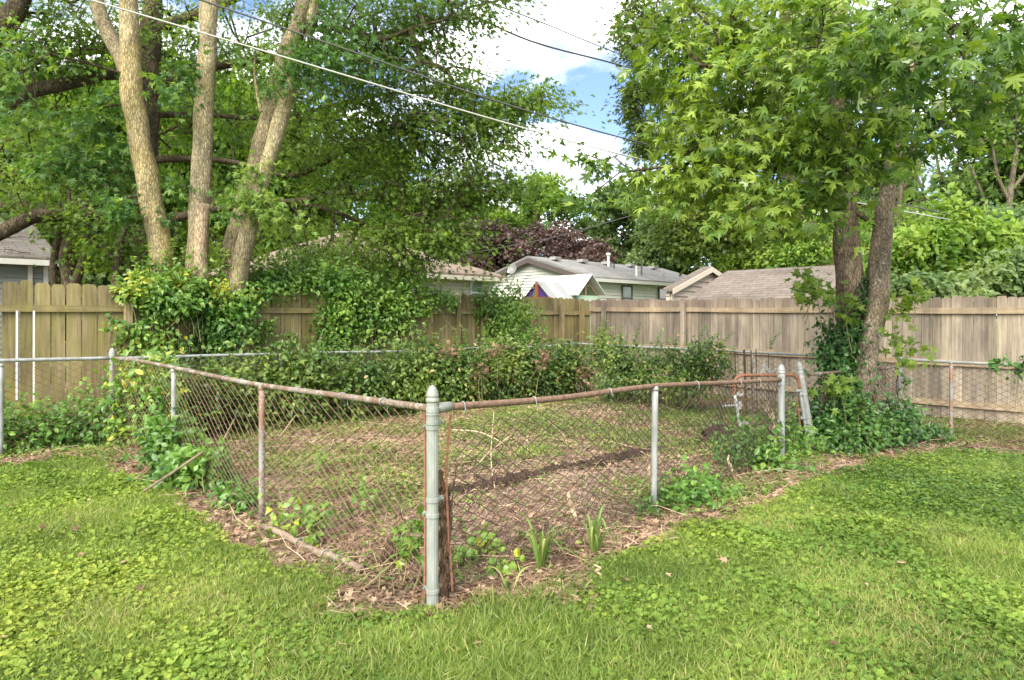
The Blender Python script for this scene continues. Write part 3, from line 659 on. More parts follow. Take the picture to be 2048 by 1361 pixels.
mb = MB(); q = xyz(PF + d1 * .075, 0); mb.tube([q + (0, 0, .02), q + (.004, 0, .5), q + (0, 0, 1.1)], .0085, 6); mb.build('tension_bar', M['rust'], T1)
terminal_post(T1, xyz(PL, -.03), xyz(PL, 1.25), .035, M['galv'], 0, M['galv'], [(1.16, .03, None), (1.11, .022, -d1), (.8, .02, -d1), (.45, .02, -d1)])

# front-right run: from the front post to the gate post
T2 = thing('chain_link_fence', 'sagging chain link run with a brown rusted rail reaching the gate post', 'fence', xyz(PF, 0))
sp = glen(PF, np.array((1.2, 5.86)))
rail(T2, [xyz(PF + d2 * .1, hz(815, 4.02)), xyz(PF + d2 * 1.2, hz(797, 4.86)), xyz(PF + d2 * sp, hz(773, 5.86)), xyz(PF + d2 * (sp + 1.6), hz(766, 7.05)), xyz(PG - d2 * .03, hz(760, 8.14))], .0215, M['rail_brown'], ties=6, seed=9)
mb = MB(); q = xyz(PF + d2 * .03, hz(816, 3.99)); e = xyz(d2, 0); mb.tube([q, q + e * .02, q + e * .07, q + e * .115, q + e * .12], [.02, .03, .03, .028, .02], 14); mb.build('rail_cup', M['cap'], T2, smooth=True)
simple_post(T2, PF + d2 * sp, hz(777, 5.86), .0265, M['galv'], (.012, 0))
zr2 = zlin([0, sp, l2], [.8, hz(786, 5.86), .88])
chain_mesh(seg_path(PF + d2 * .12, PG), lambda s: elev(PF[0] + d2[0] * s, PF[1] + d2[1] * s) + .04, zlin([0, .3, sp, l2], [.98, 1.0, hz(782, 5.86), .89]), l2 - .15, rad=.0036, seed=3, skew=-.5, bow=.06, sagv=.5).build('wire_mesh', M['wire_dark'], T2)
terminal_post(T2, xyz(PG, float(elev(*PG)) - .03), xyz(PG, hz(727, 8.16)), .039, M['galv'], 0, M['galv'], [(1.02, .03, None), (.93, .022, -d2), (.5, .02, -d2), (.28, .02, -d2)])
mb = MB(); a = P(901, 830, 4.06); b = P(893, 940, 4.06); c = P(905, 1182, 4.06); mb.tube(smooth_path([a, b, P(896, 1040, 4.05), c]), .0075, 6); mb.build('tension_bar', M['rust'], T2)

# back-left run, along the mossy fence
dL = dirto(PL, PB); lL = glen(PL, PB); PLX = PL - dL * 4.6
T3 = thing('chain_link_fence', 'grey chain link run along the mossy wooden fence, mostly hidden by vines', 'fence', xyz(PL, 0))
rail(T3, [xyz(PLX, 1.12), xyz(PL - dL * 2.2, 1.135), xyz(PL - dL * 1.15, 1.13), xyz(PL - dL * .02, 1.115)], .0225, M['galv'])
rail(T3, [xyz(PL + dL * .03, 1.105), xyz(PL + dL * 1.2, 1.1), xyz(PL + dL * 2.25, 1.085)], .022, M['galv'])
rail(T3, [xyz(PL + dL * 2.9, 1.085), xyz(PL + dL * 5, 1.045), xyz(PL + dL * 7, 1.06), xyz(PL + dL * 8.2, 1.03), xyz(PB - dL * .03, 1.08)], .0215, M['galv'])
for s in (-1.17, -3.6, 2.3, 4.6, 7.35): simple_post(T3, PL + dL * s, 1.08, .0285 if s < 0 else .024, M['galv'])
terminal_post(T3, xyz(PB, 0), xyz(PB, 1.17), .036, M['galv_r'], 0, M['galv_r'], [(1.09, .03, None), (.75, .02, None)])
chain_mesh(seg_path(PLX, PL), lambda s: .06 + 0 * s, lambda s: 1.1 + 0 * s, 4.55, pitch=.076, rad=.0042, seed=5, bow=.02).build('wire_mesh', M['wire_rust'], T3)
chain_mesh(seg_path(PL, PB), lambda s: .06 + 0 * s, zlin([0, 5, lL], [1.08, 1.02, 1.03]), lL, seed=6, bow=.03).build('wire_mesh', M['wire_grey'], T3)

# back-right run, along the weathered fence
dR = dirto(PB, PR); lR = glen(PB, PR); PRX = PR + dR * 4.2
T4 = thing('chain_link_fence', 'grey chain link run along the weathered tan fence, split by the leaning tree', 'fence', xyz(PB, 0))
def zR(s): return np.interp(s, [0, 2, 5.5, lR, lR + 4.2], [1.08, 1.05, 1.005, .995, .93])
rail(T4, [xyz(PB + dR * s, zR(s)) for s in (.03, 1.3, 2.6, 4, 5.5)], .0215, M['galv']); rail(T4, [xyz(PB + dR * s, zR(s)) for s in (lR + .03, lR + 1.2, lR + 2.4, lR + 4.2)], .0215, M['galv'])
for s in (1.95, 4.2, lR + .68, lR + 3.2): simple_post(T4, PB + dR * s, float(zR(s)) - .01, .025, M['galv_r'])
terminal_post(T4, xyz(PR, -.2), xyz(PR, 1.06), .035, M['galv'], 0, M['galv'], [(1.19, .03, None), (1.0, .02, None), (.6, .02, None)])
eR = lambda s: elev(PB[0] + dR[0] * s, PB[1] + dR[1] * s) + .05
chain_mesh(seg_path(PB, PR), eR, lambda s: zR(s) - .015, lR, pitch=.08, rad=.004, seed=7, bow=.02).build('wire_mesh', M['wire_dark'], T4)
chain_mesh(seg_path(PR, PRX), lambda s: eR(s + lR), lambda s: zR(s + lR) - .015, 4.15, pitch=.08, rad=.004, seed=8, bow=.015).build('wire_mesh', M['wire_dark'], T4)

# short run past the tree
d5 = dirto(PLEAN, PR); l5 = glen(PLEAN, PR)
T5 = thing('chain_link_fence', 'short crooked chain link run passing behind the leaning tree trunk to the right corner', 'fence', xyz(PLEAN, 0))
z5 = lambda px, py, s: xyz(PLEAN + d5 * s, hz(py, PLEAN[1] + d5[1] * s))
rail(T5, [z5(0, 749, .0) + np.array((-.08, -.02, 0)), z5(0, 744, .7), z5(0, 740, 1.3), z5(0, 739, 1.75), z5(0, 736, 2.3), xyz(PR - d5 * .02, hz(727, 10.75))], .021, M['rail_rust'], ties=4, seed=12)
chain_mesh(seg_path(PLEAN, PR), lambda s: elev(PLEAN[0] + d5[0] * s, PLEAN[1] + d5[1] * s) + .05, zlin([0, 1.3, l5], [.88, .88, .97]), l5, rad=.0044, seed=9, bow=.12, skew=.6).build('wire_mesh', M['wire_rust'], T5)
lb = xyz(PLEAN, -.16); lt = P(1597, 722, 9.0)
terminal_post(T5, lb, lt, .037, M['galv'], 0, M['galv'], [(1.1, .03, None), (.96, .022, None), (.82, .022, -d5), (.52, .02, None), (.24, .02, -d5)])

# leaning gate between the two posts
TG = thing('garden_gate', 'leaning pipe gate with a rusted rounded top and pale scrolls', 'gate', P(1545, 895, 8.95))
gp = lambda px, py: P(px, py, 8.7 + (px - 1470) / 150 * .36)
mb = MB(); pts = smooth_path([gp(1469, 790), gp(1469, 768), gp(1473, 757), gp(1484, 751.5), gp(1500, 751), gp(1540, 750.5), gp(1578, 750), gp(1590, 753), gp(1597, 762), gp(1600, 778)], 5)
mb.tube(pts, .021, 12); mb.build('top_bar', M['rust'], TG, smooth=True)
mb = MB(); mb.tube([gp(1469, 788), gp(1474, 815), gp(1480, 850), gp(1490, 905)], .0205, 12); mb.build('side_bar', M['galv'], TG, smooth=True)
mb = MB(); mb.tube([gp(1600, 776), gp(1604, 808), gp(1609, 840), gp(1616, 880), gp(1620, 905)], .0205, 12); mb.build('side_bar', M['galv'], TG, smooth=True)
mb = MB(); mb.tube([gp(1594, 790), gp(1598, 830), gp(1604, 880)], .008, 6); mb.tube([gp(1478, 760), gp(1484, 800), gp(1489, 825)], .007, 6); mb.build('tension_bar', M['rust'], TG)
mb = MB(); a = gp(1446, 812.5); b = gp(1484, 811); mb.tube([a, b], .014, 8); mb.box(b - (0.05, .03, .045), (.035, 0, 0), (0, .06, 0), (0, 0, .09)); mb.build('latch', M['galv'], TG)
for py in (789, 846):
    mb = MB(); c = gp(1470 + (py - 765) * .19, py); mb.tube([c - (0, 0, .018), c - (0, 0, .016), c + (0, 0, .016), c + (0, 0, .018)], [.021, .028, .028, .021], 12); mb.box(c + (.02, -.006, -.016), (.05, 0, 0), (0, .012, 0), (0, 0, .032)); mb.build('clamp', M['galv'], TG)
for py, x0, x1 in ((781, 1590, 1612), (836, 1600, 1618), (886, 1604, 1622)):
    mb = MB(); a = gp(x0, py); b = gp(x1, py - 1); mb.box(a - (0, .03, .014), b - a, (0, .05, 0), (0, 0, .028)); mb.tube([(a + b) / 2 - (0, 0, .05), (a + b) / 2 + (0, 0, .03)], .012, 8); mb.build('hinge', M['galv'], TG)
pg0, pg1 = gp(1476, 760), gp(1596, 760)
gd = dirto(pg0[:2], pg1[:2]); gl = glen(pg0[:2], pg1[:2])
chain_mesh(seg_path(pg0[:2], pg1[:2]), lambda s: 0 * s - .03, lambda s: hz(760, 8.8) + 0 * s, gl, seed=13, bow=.05, skew=.8).build('wire_mesh', M['wire_grey'], TG)
def spiral(c, r0, r1, turns, a0, sgn=1, n=22):
    u = np.linspace(0, 1, n); a = a0 + sgn * u * turns * 6.283; rr = r0 + (r1 - r0) * u
    return [gp(c[0] + math.cos(q) * w_, c[1] - math.sin(q) * w_) for q, w_ in zip(a, rr)]
mb = MB()
for c, r1, a0, sg in (((1512, 744), 7, 3.1, -1), ((1549, 744), 7, 0, 1), ((1531, 733), 6.5, 1.57, 1), ((1527, 742), 5, 2, -1), ((1538, 742), 5, 1.2, 1)):
    mb.tube(spiral(c, 1.5, r1, 1.25, a0, sg), .0055, 6)
mb.tube(smooth_path([gp(1512, 751), gp(1521, 747), gp(1527, 738), gp(1531, 730)]), .0055, 6); mb.tube(smooth_path([gp(1549, 751), gp(1541, 747), gp(1535, 738), gp(1531, 730)]), .0055, 6)
mb.build('scroll_ornament', M['galv'], TG)

# rusty stakes behind the gate
for k, (x0, x1, y0, y1, lab) in enumerate(((1469, 1475, 702, 752, 'rusty stake behind the gate, beside the last shrub'), (1488, 1492, 700, 758, 'thickest of the rusty stakes behind the gate'), (1502, 1505, 700, 748, 'thin rusty stake left of the pale gate scrolls'),
                                       (1512, 1514, 698, 730, 'short rusty stake leaning by a weed behind the gate'), (1537, 1537, 708, 745, 'thin dark rod standing directly behind the pale gate scrolls'))):
    mb = MB(); Yq = 12.25 - k * .13; b = P(x1, y1, Yq); b[2] = 0; mb.tube([b, (b + P(x0, y0, Yq)) / 2, P(x0, y0, Yq)], (.011, .019, .009, .009, .007)[k], 6)
    tag(mb.build('metal_stake', M['stake']), lab, 'stake', 'rusty stakes behind the gate')

# ------------------------------------------------------------------ dead wood, pipe and rods in the bed
def lumpy(name, mat, pts, label, cat, seed, sides=12, rough=.22, T=None, n=6):
    mb = MB(); trunk_tube(mb, np.array(pts), n * 3, sides + 8, rough * 1.3, seed, 9); o = mb.build(name, mat, T, smooth=True)
    return tag(o, label, cat) if T is None else o
DW = thing('dead_tree', 'rotten dead trunk grown against the right side of the pale front post', 'dead wood', P(890, 1200, 4.1))
lumpy('trunk', M['rot'], [TP(893, 1212, 4.1, .055), TP(890, 1150, 4.1, .046), TP(886, 1090, 4.1, .03), TP(888, 1040, 4.1, .036), TP(882, 990, 4.1, .034), TP(881, 955, 4.1, .024), TP(879, 940, 4.1, .008)], '', '', 3, 14, .3, DW)
lumpy('branch_stub', M['rot'], [TP(884, 1010, 4.1, .026), TP(893, 990, 4.1, .022), TP(905, 970, 4.12, .014), TP(908, 960, 4.12, .005)], '', '', 4, 9, .25, DW)
lumpy('stump', M['rot'], [TP(765, 1165, 4.55, .05), TP(781, 1110, 4.55, .042), TP(790, 1075, 4.55, .038), TP(799, 1040, 4.56, .03), TP(798, 1022, 4.56, .008)], 'leaning broken stump behind the wire left of the pale front post', 'stump', 5, 12, .18)
lumpy('dead_branch', M['stub'], [TP(1548, 890, 8.0, .035), TP(1545, 865, 8.0, .04), TP(1541, 840, 8.0, .036), TP(1538, 818, 8.0, .034), TP(1535, 803, 8.0, .012)], 'broken pale brown branch standing beside the galvanised gate post', 'dead branch', 6, 10, .25)
# broken old border log, three lengths
for k, (a, b, rad, lab) in enumerate((((872, 992), (1085, 957), .08, 'dark rotten log in the bed, nearest the front post'), ((1076, 959), (1262, 915), .085, 'dark rotten log in the bed, middle piece of the line'), ((1255, 916), (1440, 879), .085, 'dark rotten log in the bed, far piece towards the gate'))):
    A_, B_ = G(*a), G(*b); n = 5; r = rs(40 + k)
    pts = [np.append(A_ + (B_ - A_) * i / n + np.array((r.normal() * .05, r.normal() * .05, .0)), rad * r.uniform(.6, 1.2)) for i in range(n + 1)]
    lumpy('log', M['log'], pts, lab, 'log', 20 + k, 12, .2); SC.objects[-1]['group'] = 'rotten logs across the bed'
r = rs(50); c = G(1442, 882); mb = MB()
trunk_tube(mb, np.array([np.append(c + np.array((-.2, 0, .0)), .1), np.append(c + np.array((0, .03, .05)), .13), np.append(c + np.array((.17, 0, .0)), .1)]), 6, 14, .2, 9)
tag(mb.build('dirt_clod', M['log']), 'dark clod of earth and roots in front of the gate', 'dirt clod')
mb = MB(); A_, B_ = G(525, 1062), G(722, 1147); A_[2] += .035; B_[2] += .02; mb.tube(np.array([A_ + (B_ - A_) * f + np.array((0, 0, .012 * math.sin(f * 9))) for f in np.linspace(0, 1, 9)]), .024, 12)
M['pipe'] = plain('dull_brown_pipe', (.21, .155, .11), .85, 0, .35, 9)
FP = tag(mb.build('fallen_pipe', M['pipe'], smooth=True), 'dull metal pipe lying along the foot of the left front wire', 'pipe')
for f in (.42, .68, .8, .9):
    mb = MB(); q = A_ + (B_ - A_) * f; t_ = nrm(B_ - A_); u = nrm(np.cross(t_, (0, 0, 1))); v_ = np.cross(u, t_); a = np.linspace(0, 6.28, 16); mb.tube(q + .031 * (np.cos(a)[:, None] * u + np.sin(a)[:, None] * v_), .0045, 5, caps=False); mb.build('tie_ring', M['galv'], FP)
mb = MB(); mb.tube([G(288, 987) + (0, 0, .02), P(340, 949, 6.25), P(408, 903, 6.1)], .011, 7); tag(mb.build('rod', M['pipe']), 'long thin tan rod poking out through the left front wire', 'rod')
# larger loose sticks
for k, (pts, rad, lab) in enumerate(([[(950, 940, .02), (980, 925, .12), (1022, 908, .22)], .008, 'pale straight stick slanting up to the right behind the front post'], [[(990, 985, .02), (982, 950, .2), (988, 885, .4)], .006, 'thin pale stick standing upright behind the right front wire'],
        [[(905, 878, .12), (960, 880, .1), (1012, 893, .02)], .009, 'long grey fallen twig near the back of the bed'], [[(440, 900, .05), (485, 862, .35), (530, 845, .5)], .008, 'pale dead stem leaning beside the left line post'], [[(505, 875, .03), (470, 830, .4), (455, 812, .6)], .008, 'bare bent stem rising in the left of the bed'],
        [[(560, 880, .05), (610, 850, .3), (660, 830, .42)], .007, 'pale dead stem arching right behind the rusty rail'], [[(1060, 815, .02), (1100, 850, .03), (1130, 880, .05)], .007, 'thin curved twig lying in the middle of the bed'], [[(1190, 880, .02), (1255, 902, .06), (1300, 918, .03)], .007, 'pale stick lying left of the right line post'])):
    q = [G(a, b) + np.array((0, 0, c)) for a, b, c in pts]; p0 = q[0]
    mb = MB(); mb.tube(smooth_path(q), rad, 6); tag(mb.build('stick', M['twig']), lab, 'stick', 'loose sticks in the bed')

# ------------------------------------------------------------------ plants in and round the bed
def plant(name, label, cat, blobs, T, mat, size, seed, stems=0, group=None, tint=(.2, .8), droop=.35, up=.7, face=(-.1, -.6, .3), patch=5, dead=0, nstem_r=.006):
    """blobs: (px, py, Y, rx, ry, rz, n)"""
    r = rs(seed); base = P(blobs[0][0], blobs[0][1], blobs[0][2]); base[2] = max(0, float(elev(base[0], base[1])))
    E = thing(name, label, cat, base, group); mb = MB(); ms = mb; allp = []
    for px, py, Y, rx, ry, rz, n in blobs:
        c = P(px, py, Y); rad = np.array((rx, ry, rz)); m = max(3, n // 14)
        sc = c + in_ball(r, m, .42) * rad
        sc = sc[sc[:, 2] > elev(sc[:, 0], sc[:, 1]) + .02] if True else sc
        if not len(sc): continue
        out = nrm(sc - c + np.array((0, 0, .05))) + np.array(face) * .5
        idx = np.repeat(np.arange(len(sc)), 14); k = len(idx); jr = min(rx, rz, .3) * .42 + .02
        p = sc[idx] + r.normal(size=(k, 3)) * jr * np.array((1, .8, 1))
        p[:, 2] = np.maximum(p[:, 2], elev(p[:, 0], p[:, 1]) + .015)
        tip = nrm(out[idx] * .5 + r.normal(size=(k, 3)) * .7 - np.array((0, 0, droop)))
        nor = nrm(np.array((0, 0, up)) + np.array(face) + r.normal(size=(k, 3)) * .45)
        tn = tint[0] + (tint[1] - tint[0]) * np.clip(.5 + .3 * noise(p, patch, seed % 5) + r.normal(size=k) * .22, 0, .97)
        tn[r.uniform(0, 1, k) < dead] = 1
        leaves(mb, T, p, tip, nor, size * r.uniform(.55, 1.15, k), tn, r); allp.append(sc)
    if allp:
        ap = np.vstack(allp); nst = min(len(ap), 14 + len(ap) // 8) if stems == 0 else stems
        for i in r.choice(len(ap), min(nst, len(ap)), replace=False):
            t_ = ap[i]; g = t_ + np.array((r.normal() * .15, r.normal() * .08, 0)); g[2] = max(float(elev(g[0], g[1])), t_[2] - r.uniform(.3, 1.0))
            ms.tube(smooth_path([g, (g + t_) / 2 + r.normal(size=3) * .06, t_], 4), np.linspace(nstem_r, .002, 9), 4, caps=False, mi=1)
    mb.build('foliage', [mat, M['stem']], E)
    return E, mb
def shoots(E, mat, size, specs, seed, T=T_OVAL, tint=(.5, .95)):
    """upright leafy shoots: (px, py of foot, Y, height, lean x)"""
    r = rs(seed); mb = MB(); ms = mb
    for px, py, Y, h, lx in specs:
        b = P(px, py, Y); tipp = b + np.array((lx, r.normal() * .08, h)); c = b + np.array((lx * .1, 0, h * .6)); q = bez(b, c, tipp, 12)
        ms.tube(q, np.linspace(.005, .0015, 12), 4, caps=False, mi=1)
        n = int(h / (size * .42)) + 3; f = np.linspace(.05, 1, n); p = np.array([q[min(11, int(t * 11))] * (1 - (t * 11) % 1) + q[min(11, int(t * 11) + 1)] * ((t * 11) % 1) for t in f])
        for sgn in (-1, 1):
            a = np.arange(n) * 1.9 + (0 if sgn > 0 else 3.14) + r.normal(size=n) * .3
            tip = nrm(np.column_stack((np.cos(a), np.sin(a), .35 + r.normal(size=n) * .25))); nor = nrm(np.column_stack((-np.cos(a) * .4, -np.sin(a) * .4 - .3, np.ones(n))) + r.normal(size=(n, 3)) * .3)
            leaves(mb, T, p, tip, nor, size * (1.1 - .55 * f) * r.uniform(.8, 1.1, n), tint[0] + (tint[1] - tint[0]) * np.clip(f * .8 + r.normal(size=n) * .2, 0, .97), r)
    mb.build('foliage', [mat, M['stem']], E)
def fw(px, dz=0):                                 # depth of the mossy fence plane at a column
    k = (px - CX) / F; t = (k * 9.3 + 6.8) / (1 - k); return 9.3 + t
def fr(px):                                       # depth of the weathered fence plane
    k = (px - CX) / F; t = (k * 18.1 - 2.02) / (1 + k); return 18.1 - t
f_ = lambda px, py, d, rx, ry, rz, n: (px, py, fw(px) + d, rx, ry, rz, n)
E, _ = plant('vine', 'bright leafy vine mounded over the mossy fence before the yellow trunk', 'vine', [f_(300, 575, -.15, .3, .25, .16, 500), f_(345, 572, .1, .48, .3, .26, 1100), f_(320, 605, -.25, .5, .14, .14, 600), f_(362, 612, -.25, .28, .1, .12, 300), f_(380, 585, -.05, .3, .25, .2, 400), f_(265, 590, -.2, .22, .15, .12, 160), f_(370, 633, -.25, .07, .06, .1, 60)], T_OVAL, M['vine'], .105, 101, tint=(.35, 1.0))
shoots(E, M['vine'], .1, [(238, 585, fw(238), .3, -.12), (275, 560, fw(275), .35, -.1), (300, 540, fw(300) + .1, .4, -.05), (330, 535, fw(330), .3, .05), (365, 530, fw(365), .28, .06), (250, 600, fw(250) - .15, .25, -.15), (345, 520, fw(345) + .2, .35, .02)], 102)
E, _ = plant('vine', 'yellowish vine climbing between the maple stems above the fence', 'vine', [f_(432, 560, .15, .28, .25, .35, 330), f_(450, 590, -.1, .35, .2, .22, 330), f_(490, 600, -.1, .3, .2, .2, 260), f_(420, 610, -.2, .2, .1, .2, 170)], T_OVAL, M['vine'], .1, 103, tint=(.5, 1.0))
shoots(E, M['vine'], .09, [(425, 540, fw(425), .4, .03), (445, 535, fw(445), .3, .1), (415, 550, fw(415), .35, -.04), (468, 545, fw(468), .4, .04)], 104, tint=(.75, 1))
E, _ = plant('vine', 'loose green vine heaped on the mossy fence right of the maple stems', 'vine', [f_(545, 565, .15, .55, .35, .24, 800), f_(590, 560, .3, .6, .4, .3, 900), f_(520, 580, 0, .3, .25, .2, 300), f_(500, 600, -.2, .14, .1, .2, 120)], T_OVAL, M['vine'], .095, 105, tint=(.3, .95))
shoots(E, M['vine'], .09, [(510, 560, fw(510), .5, -.1), (555, 545, fw(555), .5, .05), (585, 535, fw(585), .55, .08), (600, 540, fw(600), .4, .12), (535, 550, fw(535), .4, 0)], 106)
E, _ = plant('vine', 'large vine mass tumbling over the middle of the mossy fence', 'vine', [f_(640, 562, .15, .5, .4, .3, 900), f_(690, 555, .2, .3, .3, .22, 340), f_(735, 568, .2, .5, .4, .25, 620), f_(680, 595, -.2, .35, .22, .32, 900), f_(725, 600, -.2, .3, .2, .25, 600), f_(775, 605, -.15, .5, .22, .22, 800), f_(672, 640, -.3, .25, .15, .3, 560), f_(715, 655, -.3, .3, .15, .3, 460), f_(770, 645, -.3, .35, .12, .25, 420), f_(665, 690, -.35, .3, .2, .25, 420), f_(800, 620, -.25, .2, .1, .25, 150)], T_OVAL, M['vine'], .105, 107, tint=(.3, .97))
shoots(E, M['vine'], .09, [(620, 535, fw(620), .5, -.1), (650, 520, fw(650), .55, .1), (675, 530, fw(675), .4, .1), (700, 525, fw(700), .4, .15), (735, 530, fw(735), .45, .05), (770, 545, fw(770), .4, .2), (640, 530, fw(640), .5, -.2), (630, 545, fw(630), .6, -.1), (665, 525, fw(665), .6, .02), (690, 520, fw(690), .55, -.05), (715, 525, fw(715), .6, .08), (750, 540, fw(750), .5, -.06), (790, 560, fw(790), .45, .1)], 108)
E, _ = plant('vine', 'grey green vine trailing along the fence top toward the beige house', 'vine', [f_(810, 575, .1, .55, .3, .28, 1100), f_(865, 597, -.05, .45, .22, .15, 560), f_(840, 615, -.25, .3, .12, .16, 300), f_(795, 640, -.3, .3, .12, .3, 300), f_(905, 603, -.1, .2, .16, .1, 110)], T_OVAL, M['vine'], .09, 109, tint=(.35, .95))
shoots(E, M['vine'], .085, [(800, 560, fw(800), .45, .1), (835, 565, fw(835), .4, -.1), (870, 575, fw(870), .3, .1), (925, 602, fw(925), .55, .05)], 110)
E, _ = plant('vine', 'dark heart leaved vine patch hanging on the mossy pickets', 'vine', [f_(440, 660, -.22, .42, .1, .32, 1100), f_(470, 630, -.22, .22, .1, .2, 300), f_(410, 625, -.24, .12, .08, .25, 130), f_(430, 690, -.25, .3, .1, .2, 260)], T_OVAL, M['vine'], .105, 111, tint=(0, .6), droop=.9)
plant('vine', 'strands of vine with yellow leaves dangling beside the fence post', 'vine', [f_(275, 690, -.22, .28, .08, .25, 340), f_(262, 660, -.24, .12, .06, .15, 80), f_(325, 655, -.22, .1, .06, .3, 140), f_(345, 690, -.22, .16, .06, .22, 150), f_(295, 640, -.22, .05, .05, .2, 40), f_(225, 655, -.22, .16, .05, .1, 46)], T_OVAL, M['vine'], .1, 112, tint=(.1, .9), droop=.9, dead=.08)
plant('vine', 'narrow vine strands hanging under the rail between two fence posts', 'vine', [f_(535, 665, -.2, .12, .05, .32, 130), f_(575, 690, -.2, .2, .06, .15, 80), f_(515, 690, -.2, .1, .05, .2, 60), f_(648, 640, -.25, .12, .06, .35, 110)], T_OVAL, M['vine'], .09, 113, tint=(.2, .9), droop=.9)
E, _ = plant('shrub', 'light green upright shrub growing in front of the far end of the mossy fence', 'shrub', [f_(1000, 640, -.45, .45, .3, .5, 900), f_(1030, 610, -.4, .4, .25, .35, 500), f_(975, 600, -.4, .3, .2, .4, 330), f_(1020, 680, -.6, .5, .3, .35, 700), f_(1050, 650, -.5, .3, .2, .3, 300)], T_OVAL, M['vine'], .095, 114, tint=(.45, .97))
shoots(E, M['vine'], .085, [(965, 590, fw(965) - .4, .5, .05), (985, 580, fw(985) - .4, .6, -.1), (1000, 575, fw(1000) - .4, .5, .2), (1035, 590, fw(1035) - .4, .45, .3), (1050, 620, fw(1050) - .4, .4, .3), (1020, 585, fw(1020) - .4, .35, .1), (950, 570, fw(950) - .4, .6, -.25)], 115)
# hedge of vines along the back-left wire
def bl(s, off=0): q = PL + dL * s + np.array((dL[1], -dL[0])) * off; return q
hedge_specs = [('tangle of vine over the wire in the left corner of the bed', .2, 2.6, .5, .95), ('dense dark green vine hedge on the wire behind the rusty rail', 2.4, 5.2, .58, 1.1), ('vine hedge with dead brown leaves on the middle of the back wire', 4.9, 7.2, .55, 1.12), ('thinning vine hedge on the wire near the back corner post', 6.8, 9.0, .48, .98)]
for k, (lab, s0, s1, hz_, top) in enumerate(hedge_specs):
    blobs = []; r = rs(60 + k)
    for s in np.arange(s0, s1, .27):
        for off in (.25, -.12):
            q = bl(s + r.uniform(-.1, .1), off + r.uniform(-.05, .1)); zt = top * r.uniform(.78, 1.26) - (.1 if off > 0 else 0)
            zc = zt * .52; Y = q[1]; px = CX + F * q[0] / Y; py = HY + (H - zc) * F / Y
            blobs.append((px, py, Y, r.uniform(.2, .38), .22, zt * .5, int(r.uniform(330, 680)) if off > 0 else 260))
    E, _ = plant('vine_hedge', lab, 'hedge', blobs, T_OVAL, M['hedge'], .094, 120 + k, stems=70, tint=(.12, .92), patch=4, dead=(.012, .006, .022, .015)[k], group='vine hedges along the back wire')
    sp_ = []
    for s in np.arange(s0, s1, .22):
        q = bl(s + r.uniform(-.1, .1), r.uniform(-.15, .35)); sp_.append((CX + F * q[0] / q[1], HY + (H - top * r.uniform(.6, .95)) * F / q[1], q[1], r.uniform(.2, .55), r.normal() * .2))
    shoots(E, M['hedge'], .08, sp_, 170 + k, tint=(.35, .85))
E, _ = plant('dead_vine', 'clump of dry brown vine leaves caught on the back wire', 'dead vine', [(1000, 697, 12.9, .3, .2, .08, 46), (880, 702, 12.4, .2, .15, .1, 16), (1090, 735, 13.3, .12, .1, .3, 60), (955, 740, 12.6, .12, .1, .25, 50), (1150, 745, 14.9, .25, .2, .25, 110)], T_MAPLE2, M['litter'], .1, 130, tint=(.05, .6))
# shrubs on the back-right wire
for k, (lab, blobs) in enumerate((('dark green vine shrub on the wire right of the back corner post', [(1225, 715, 14.0, .42, .35, .3, 900), (1260, 740, 13.7, .5, .35, .4, 1300), (1205, 690, 14.3, .2, .2, .35, 240), (1230, 770, 13.3, .5, .3, .2, 500)]),
                          ('rounded vine shrub on the wire right of the grey line post', [(1345, 735, 13.1, .38, .3, .35, 900), (1400, 740, 12.8, .4, .3, .4, 1000), (1420, 715, 12.6, .35, .25, .25, 500), (1370, 770, 12.6, .55, .3, .2, 600), (1305, 750, 13.2, .28, .25, .35, 400)]))):
    E, _ = plant('shrub', lab, 'shrub', blobs, T_OVAL, M['hedge'], .085, 140 + k, tint=(.05, .85), dead=.02)
    shoots(E, M['vine'], .075, ([(1205, 680, 14.2, .5, -.02), (1240, 690, 14, .4, .05), (1270, 700, 13.8, .5, .1), (1310, 700, 13.6, .35, .15)], [(1350, 705, 13.1, .4, .05), (1395, 700, 12.8, .45, .15), (1420, 695, 12.6, .4, -.1), (1440, 700, 12.5, .3, .25), (1540, 700, 12.0, .3, .2)])[k], 145 + k, tint=(.2, .7))
# foot of the left fences
plant('weed_patch', 'rank leafy weeds at the foot of the wire in front of the mossy fence', 'weeds', [(20, 880, 8.5, .6, .3, .25, 900), (110, 880, 8.8, .7, .3, .28, 1200), (180, 870, 9.1, .4, .3, .32, 800), (60, 850, 9.0, .5, .3, .2, 500), (200, 825, 9.3, .22, .2, .28, 220), (165, 785, 9.6, .12, .1, .25, 70), (10, 800, 9.0, .12, .1, .2, 50), (20, 850, 9.0, .3, .2, .2, 220), (-80, 880, 8.4, .6, .3, .3, 600)], T_OVAL, M['vine'], .085, 150, tint=(.2, .97))
plant('vine', 'pale leafed vine climbing the wire beside the left corner post', 'vine', [(270, 790, 8.7, .3, .15, .45, 420), (305, 760, 8.2, .22, .1, .35, 260), (335, 830, 7.6, .18, .1, .45, 300), (320, 745, 8.0, .12, .08, .2, 100), (280, 860, 8.6, .3, .15, .2, 250)], T_OVAL, M['vine'], .1, 151, tint=(.3, 1.0), dead=.05)
plant('vine', 'dark bushy vine sprawling through the wire at the first line post', 'vine', [(345, 900, 7.15, .22, .2, .3, 420), (380, 945, 6.6, .28, .18, .16, 360), (330, 870, 7.3, .15, .12, .25, 170), (410, 930, 6.6, .2, .2, .15, 160)], T_OVAL, M['vine'], .1, 152, tint=(.05, .7))
